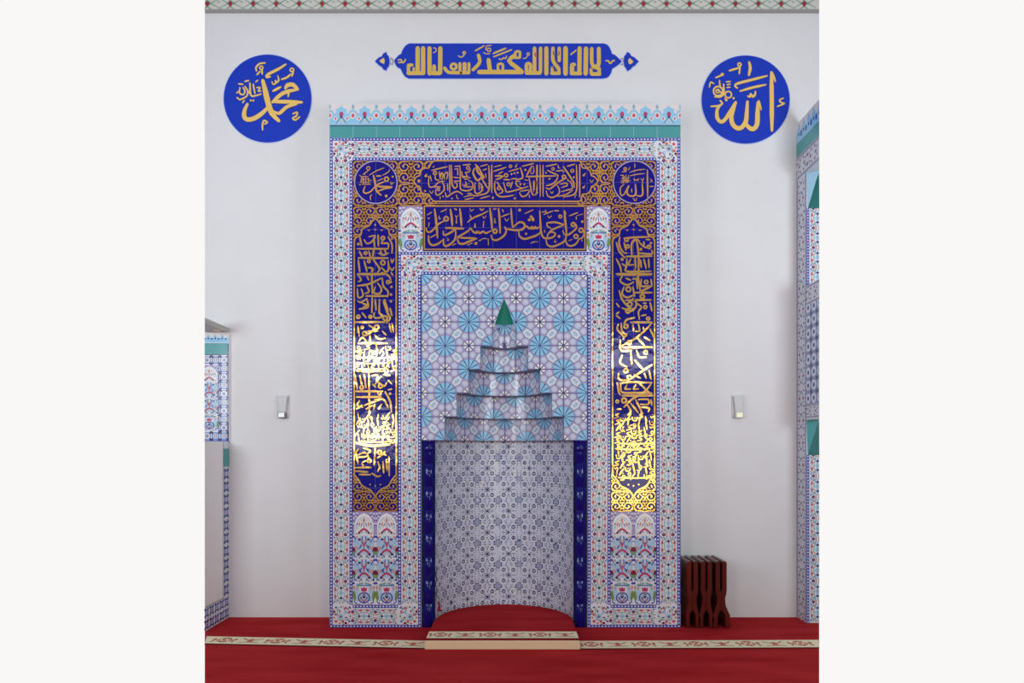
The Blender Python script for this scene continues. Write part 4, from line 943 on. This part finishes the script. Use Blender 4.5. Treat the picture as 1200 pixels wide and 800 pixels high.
# ---------------------------------------------------------------- carpeted step in front of the recess
st = thing('carpeted_step', 'low red carpeted step with a pale wooden front edge inside the tiled recess', 'step', (CX, -.3, 0))
HS = .065; XA, XB = -.658, .512; YF = -.635
arc = [(CX + (RN - .004) * cos(a), (RN - .004) * sin(a)) for a in [pi * i / 28 for i in range(29)]]
m = MB(); m.prism([(XA, YF + .03), (XB, YF + .03), (XB, -.01)] + arc + [(XA, -.01)], 0, HS, M_CARPET); m.build('carpet_top', st)
m = MB(); m.box(XA - .003, XB + .003, YF, YF + .032, 0.001, HS - .004, 'riser_wood')
for x in (XA + .12, XB - .1): m.lathe([(0, 0), (.004, 0)], x, YF, 'lamp_dark', 6)
m.build('wooden_riser', st, bevel=.003)
floor_band('carpet_border', XA, YF + .075, XB, YF + .075, .19, st, HS + .001)

# ---------------------------------------------------------------- preaching pulpit at the left
XP = -2.553           # plane of its side
def side_map(X, sgn):  # u = distance from the wall (m), v = height (m), k towards the room
    return lambda u, v, k: (X + sgn * (k + 1) * EPS, YW - .0015 - u, v)
pul = thing('preaching_pulpit', 'white and blue tiled preaching pulpit with a grey canopy board at the left edge', 'pulpit', (-2.68, YW - .2, 0))
dn = -XP / HW          # depth at which the side reaches the end of the built room
yn = dn - DM
zt = 1.583
m = MB(); m.prism([(XP, yn), (XP, YW), (-xe(DW), YW)], .0, zt, 'board_white')
m.build('body', pul)
P = Pat(side_map(XP, 1))
Ls = YW - yn
P.rect(0, 0, Ls, .2, 'glaze_niche', 0); P.rect(0, .2, .115, zt, 'glaze_niche', 0)
P.rect(.115, zt - .01, .12, .2, 'board_joint', 2); P.line(.115, .2, Ls, .2, .006, 'board_joint', 2)
r = random.Random(5)
for i in range(5):
    for sa in range(2):
        cx, cy = .05 + i * .1, .05 + sa * .1
        if cx > Ls: continue
        P.T = lambda a, b: (cx + a * .1, cy + b * .1)
        P.disc(0, 0, .34, 'glaze_chain_blue', 1, 8); P.disc(0, 0, .2, 'glaze_white', 2, 6); P.disc(0, 0, .1, 'glaze_navy', 3, 6)
        for q in range(4): P.disc(.42 * cos(q * pi / 2 + pi / 4), .42 * sin(q * pi / 2 + pi / 4), .14, 'glaze_navy', 1, 6)
for j in range(11):
    cy = .26 + j * .115
    P.T = lambda a, b: (.057 + a * .115, cy + b * .115)
    P.disc(0, 0, .34, 'glaze_chain_blue', 1, 8); P.disc(0, 0, .2, 'glaze_white', 2, 6); P.disc(0, 0, .1, 'glaze_mauve', 3, 6)
    for q in range(4): P.disc(.42 * cos(q * pi / 2 + pi / 4), .42 * sin(q * pi / 2 + pi / 4), .15, 'glaze_niche_ink', 1, 6)
P.T = None
P.rect(.0, 1.36, .115, 1.52, 'glaze_teal', 4)
P.regions = None
P.build('side_tiles', pul)
# tiled back board on the wall above
yb_ = YW - .03; Db = yb_ + DM; sb = 800 / Db
bx = lambda px: (px - 600) / sb
bz = lambda py: EYE + (525 - py) / sb
m = MB(); m.prism([(-xe(Db), yb_), (bx(268.3), yb_), (bx(268.3), YW), (-xe(DW), YW)], zt, bz(389), 'board_white')
bb = m.build('back_board', pul)
P = Pat(plane_at(Db), regions=[[(240, 380), (268.3, 380), (268.3, 520), (240, 520)]])
P.rect(240, 390, 268.3, 517, 'glaze_niche', 1)
cresting_reg = P.regions
P.rect(240, 389.6, 268.3, 401, 'glaze_crest_white', 2)
for i in range(5):
    x = 236 + i * 8.2
    P.poly([(x, 391.5), (x + 1.6, 394), (x + 3, 396.5), (x + 4.1, 398), (x + 4.1, 401), (x - 4.1, 401), (x - 4.1, 398), (x - 3, 396.5), (x - 1.6, 394)], 'glaze_sky', 3)
    P.disc(x, 396.5, 1, 'glaze_navy', 4, 6); P.disc(x + 4.1, 397, 1.2, 'glaze_chain_blue', 4, 6)
P.rect(240, 402, 267.6, 415, 'glaze_teal', 3); P.rect(240, 415, 268, 416, 'glaze_navy', 3)
def oct_tile(cx, cy, s, alt):
    P.T = lambda a, b: (cx + a * s, cy + b * s)
    P.disc(0, 0, .5, 'glaze_chain_blue', 3, 8, rot=pi / 8); P.disc(0, 0, .4, 'glaze_pale_blue' if alt else 'glaze_white', 4, 8, rot=pi / 8)
    for q in range(4): P.disc(.5 * cos(q * pi / 2 + pi / 4) * 1.25, .5 * sin(q * pi / 2 + pi / 4) * 1.25, .2, 'glaze_navy', 3, 4)
    P.disc(0, 0, .2, 'glaze_orange' if alt else 'glaze_navy', 5, 8); P.disc(0, 0, .1, 'glaze_white', 6, 6)
    P.T = None
P.rect(240, 416, 268, 427, 'glaze_star_white', 2); P.rect(257, 416, 268, 516.5, 'glaze_star_white', 2); P.rect(240, 505, 268, 516.5, 'glaze_star_white', 2)
for j in range(10): oct_tile(262.6, 421.8 + j * 9.9, 9.4, j % 2)
for i in range(2): oct_tile(252.7 - i * 9.9, 421.8, 9.4, 1 - i % 2); oct_tile(252.7 - i * 9.9, 510.8, 9.4, 1 - i % 2)
P.rect(267.4, 402, 268.3, 517, 'glaze_navy', 7); P.rect(240, 515.6, 268, 517, 'glaze_chain_blue', 7)
P.lift = 3
tulip_panel(P, 234, 428, 257, 504, 1, 4)
P.lift = 0
P.rect(256.3, 427, 257.2, 505, 'glaze_chain_blue', 9)
P.build('board_tiles', bb)
# canopy board
m = MB(); zc = bz(389.3); Xc = wx(269)
m.prism([(Xc, -Xc / HW - DM), (Xc, YW), (-xe(DW), YW)], zc, zc + .042, 'board_grey'); m.build('canopy_board', pul)
m = MB(); m.lathe([(0, zc - .006), (.03, zc - .006), (.034, zc)], -2.6, YW - .14, 'riser_wood', 12)
m.build('canopy_light', pul)

# ---------------------------------------------------------------- minbar flank at the right
XM = 2.566; DJ = 5.95; YJ = DJ - DM
dn = XM / HW; yn = dn - DM
mb = thing('minbar_pulpit', 'tall tiled flank of the pulpit stairs with teal-headed openings at the right edge', 'pulpit', (2.68, YW - .25, 0))
zq = lambda py, D: EYE + (525 - py) * D / 800
Ztop = zq(154, DW); Zo1, Zo0 = zq(203, DJ), zq(335, DJ); Zl1 = zq(492, DJ)
m = MB()
m.prism([(XM, YJ), (xe(DJ), YJ), (xe(DW - .0015), YW - .0015), (XM, YW - .0015)], 0, Ztop - .12, 'minbar_pale')
for z0, z1 in ((Zo1, Ztop - .12), (Zl1, Zo0)): m.prism([(XM, yn), (xe(DJ), YJ + .0), (XM, YJ + .0)], z0, z1, 'minbar_pale')
m.build('body', mb)
m = MB(); m.prism([(XM, yn), (XM + .03, yn + .03 / HW), (XM + .03, YW - .0015), (XM, YW - .0015)], Ztop - .12, Ztop + .06, 'glaze_crest_white'); mc = m.build('cresting', mb)
def rim(P, u0, v0, u1, v1, n, horiz):
    """small floral border on the flank"""
    P.T = None; P.rect(u0, v0, u1, v1, 'minbar_pale', 0)
    L = (u1 - u0) if horiz else (v1 - v0); w = (v1 - v0) if horiz else (u1 - u0)
    for i in range(n):
        t = (i + .5) / n * L
        P.T = (lambda a, b, t=t: (u0 + t + a * L / n, (v0 + v1) / 2 + b * w)) if horiz else (lambda a, b, t=t: ((u0 + u1) / 2 + b * w, v0 + t + a * L / n))
        for s in (-1, 1):
            P.disc(-.5, .19 * s, .08, 'minbar_red', 2, 7); P.disc(.22 * s, 0, .08, 'minbar_ink', 2, 6)
            for q in (-1, 1): P.disc(.15 * s, .25 * q, .06, 'minbar_red', 2, 6); P.disc(.33 * s, .16 * q, .05, 'minbar_ink', 2, 5)
            P.rect(-.5, .42 * s - .05, .5, .42 * s + .05, 'minbar_ink', 1)
            for q in range(6): P.disc(-.5 + (q + .5) / 6, .42 * s, .05, 'minbar_pale', 2, 5, .03)
    P.T = None
uj = YW - YJ; un = YW - yn
Zt = Ztop - .12
ALL = [[(.002, 0), (un - .002, 0), (un - .002, Ztop + .1), (.002, Ztop + .1)]]
P = Pat(side_map(XM, -1), regions=ALL)
rim(P, 0, 0, uj, Zt - .33, 20, False)
rim(P, 0, Zt - .33, un, Zt - .12, 2, True)
P.rect(0, Zt - .12, un, Zt, 'glaze_teal', 1)
rim(P, uj, zq(358, DJ), un, Zo0, 1, True); rim(P, uj, zq(490, DJ), un, zq(474, DJ), 1, True)
P.rect(uj, zq(474, DJ), un, zq(358, DJ), 'glaze_niche_mid', 0)
P.regions = [[(uj, zq(474, DJ)), (un, zq(474, DJ)), (un, zq(358, DJ)), (uj, zq(358, DJ))]]
for i in range(3):
    for j in range(8):
        cx, cy = uj + .04 + i * .11, zq(474, DJ) + .05 + j * .112
        P.disc(cx, cy, .045, 'glaze_niche', 1, 8); P.disc(cx, cy, .022, 'glaze_niche_dark', 2, 6); P.disc(cx + .055, cy + .055, .022, 'glaze_niche_ink', 2, 4)
P.build('flank_tiles', mb)
P = Pat(side_map(XM, -1), regions=[[(0, Zt), (un, Zt), (un, Ztop + .06), (0, Ztop + .06)]])
P.rect(0, Zt, un, Ztop + .06, 'glaze_crest_white', 0)
for i in range(6):
    x = .05 + i * .1; P.poly([(x, Ztop + .05), (x + .03, Ztop), (x + .05, Ztop - .05), (x + .05, Zt), (x - .05, Zt), (x - .05, Ztop - .05), (x - .03, Ztop)], 'glaze_sky', 1)
    P.disc(x, Ztop - .05, .014, 'glaze_navy', 2, 6); P.disc(x + .05, Ztop - .06, .018, 'glaze_chain_blue', 2, 6, .03)
P.build('cresting_tiles', mc)
# jamb tiles facing the room inside the two openings
PJ = plane_at(DJ)
def jamb(py0, py1, n):
    P = Pat(PJ, regions=[[(945, py0), (960, py0), (960, py1), (945, py1)]])
    P.rect(945, py0, 960, py1, 'glaze_white', 0)
    for i in range(n):
        s = (py1 - py0) / n
        P.T = lambda a, b, i=i: (945 + 13 + b * 26, py0 + (i + .5 + a) * s)
        border_motif(P); chain(P, -.5, .5, -.432, .12, 7)
    P.T = None
    return P
jamb(244, 336, 4).build('upper_jamb_tiles', mb); jamb(533, 729.5, 8).build('lower_jamb_tiles', mb)
# teal pendentives under the heads of the openings
for pa, pb in ((203, 244), (492, 533)):
    za, zb = zq(pa, DJ), zq(pb, DJ); x0 = XM; x1 = xe(DJ)
    m = MB(); d = .055
    A0, A1 = (x0, YJ, za), (x1, YJ, za); B0, B1 = (x0 + .012, YJ - .002, zb), (x1, YJ - .002, zb)
    Cc = (x0 + .085, YJ - d, za)
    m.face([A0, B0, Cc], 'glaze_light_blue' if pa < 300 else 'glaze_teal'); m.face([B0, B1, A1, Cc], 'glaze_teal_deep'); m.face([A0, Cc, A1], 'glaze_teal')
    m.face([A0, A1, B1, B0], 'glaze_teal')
    m.build('teal_pendentive', mb)

# ---------------------------------------------------------------- small wall lights
def wall_light(px, lit, label):
    x = wx(px); z1, z0 = wz(462.5), wz(489)
    t = thing('wall_light', label, 'wall light', (x, YW, (z0 + z1) / 2), 'small wall lights')
    m = MB(); m.box(x - .055, x + .055, YW - .012, YW, z0 - .0, z1, 'lamp_white'); m.build('back_plate', t, bevel=.004)
    m = MB(); m.slab([(x - .05, z1 - .012), (x - .03, z0 + .03), (x + .03, z0 + .03), (x + .05, z1 - .012)], YW - .04, YW - .012, 'lamp_grey'); m.build('housing', t, bevel=.006)
    m = MB(); m.slab([(x - .034, z0 - .008), (x + .034, z0 - .008), (x + .036, z0 + .046), (x - .036, z0 + .046)], YW - .052, YW - .012, 'lamp_dark' if not lit else 'lamp_grey'); h = m.build('lamp_head', t, bevel=.006)
    m = MB(); m.box(x - .026, x + .026, YW - .056, YW - .0515, z0 + .001, z0 + .04, 'lens_clear')
    if lit:
        e = bpy.data.materials.new('lens_lit'); e.use_nodes = True; b = e.node_tree.nodes['Principled BSDF']
        b.inputs['Base Color'].default_value = (.8, .8, .6, 1); b.inputs['Emission Color'].default_value = (1, .97, .62, 1); b.inputs['Emission Strength'].default_value = .3
        m.mats[0] = e
    m.build('lens', h)
wall_light(332, False, 'small white wall light, unlit, left of the niche under the left roundel')
wall_light(864.5, True, 'small white wall light with a lit yellow lens, right of the niche')

# ---------------------------------------------------------------- folded wooden book stands
def stand(px, label, spread, depth):
    D = 5.77; s = 800 / D; yf = D - DM
    ux = lambda a: (px + a - 600) / s
    uz = lambda v: max(0.001, EYE + (525 - v) / s)
    t = thing('folding_book_stand', label, 'book stand', (ux(0), yf + depth / 2, 0), 'folded book stands')
    for sg in (-1, 1):
        # upper leaf on one side, leg crossing at the hinge to the other
        up = [(sg * 1.1, 660), (sg * 1.8, 657.6), (sg * 5.5, 657.6), (sg * 6.6, 659.5), (sg * 6.7, 690), (sg * 6.1, 696), (sg * 4.9, 700), (sg * 4.9, 706), (0, 706), (0, 694), (sg * 1.1, 690)]
        q = [(ux(a), uz(v)) for a, v in up]
        m = MB(); m.slab(q if sg > 0 else q[::-1], yf, yf + depth, M_WOOD)
        m.build('leaf', t, normals=True, bevel=.004)
        f = spread[0 if sg < 0 else 1]
        leg = [(0, 704), (sg * 4.9, 704), (sg * 5.4, 709), (sg * (6.3 + .35 * f), 715), (sg * (6.6 + .9 * f), 721), (sg * (5.6 + .95 * f), 727), (sg * (6.2 + f), 734), (sg * (6.2 + f), 737.2), (sg * (2.2 + f * .7), 737.2), (sg * (2.2 + .6 * f), 729), (sg * (2.8 + .4 * f), 721), (sg * 1.6, 716.5), (0, 715)]
        q = [(ux(a), uz(v)) for a, v in leg]
        m = MB(); m.slab(q if sg > 0 else q[::-1], yf + .001, yf + depth - .001, M_WOOD)
        m.build('leg', t, normals=True, bevel=.004)
stand(811.6, 'dark red folding book stand nearest the tiled niche, leftmost of three', (1.0, 1.8), .34)
stand(828.0, 'dark red folding book stand in the middle of the three by the niche', (1.8, 1.5), .34)
stand(845.2, 'dark red folding book stand farthest from the niche, rightmost of three', (2.9, 4.5), .34)

# ---------------------------------------------------------------- prayer beads hanging in the recess
pb = thing('prayer_beads', 'dark prayer beads with a red tassel hanging low at the left edge of the recess', 'prayer beads', (mx(511), .01, mz(680)))
m = MB()
for i in range(26):
    z = mz(664) - i * .0105; x = mx(511.3) + .006 * sin(i * .8) + .0006 * max(0, i - 16) * (i - 16) * .35
    vs = [(0, z + .005), (.004, z + .0035), (.0052, z), (.004, z - .0035), (0, z - .005)]
    m.lathe(vs, x, -.012, 'cord_dark', 8)
zb = mz(664) - 26 * .0105
m.build('bead_string', pb)
m = MB(); xt = mx(514.8)
m.tube([(x, -.012, zb + .005), (xt, -.012, zb - .005), (xt, -.012, zb - .03)], .003, 'tassel_red', 6)
m.lathe([(0, zb - .02), (.009, zb - .026), (.010, zb - .036), (.007, zb - .042), (.013, zb - .075), (.017, zb - .1), (0, zb - .1)], xt, -.012, 'tassel_red', 10)
m.build('tassel', pb, 'red tassel')
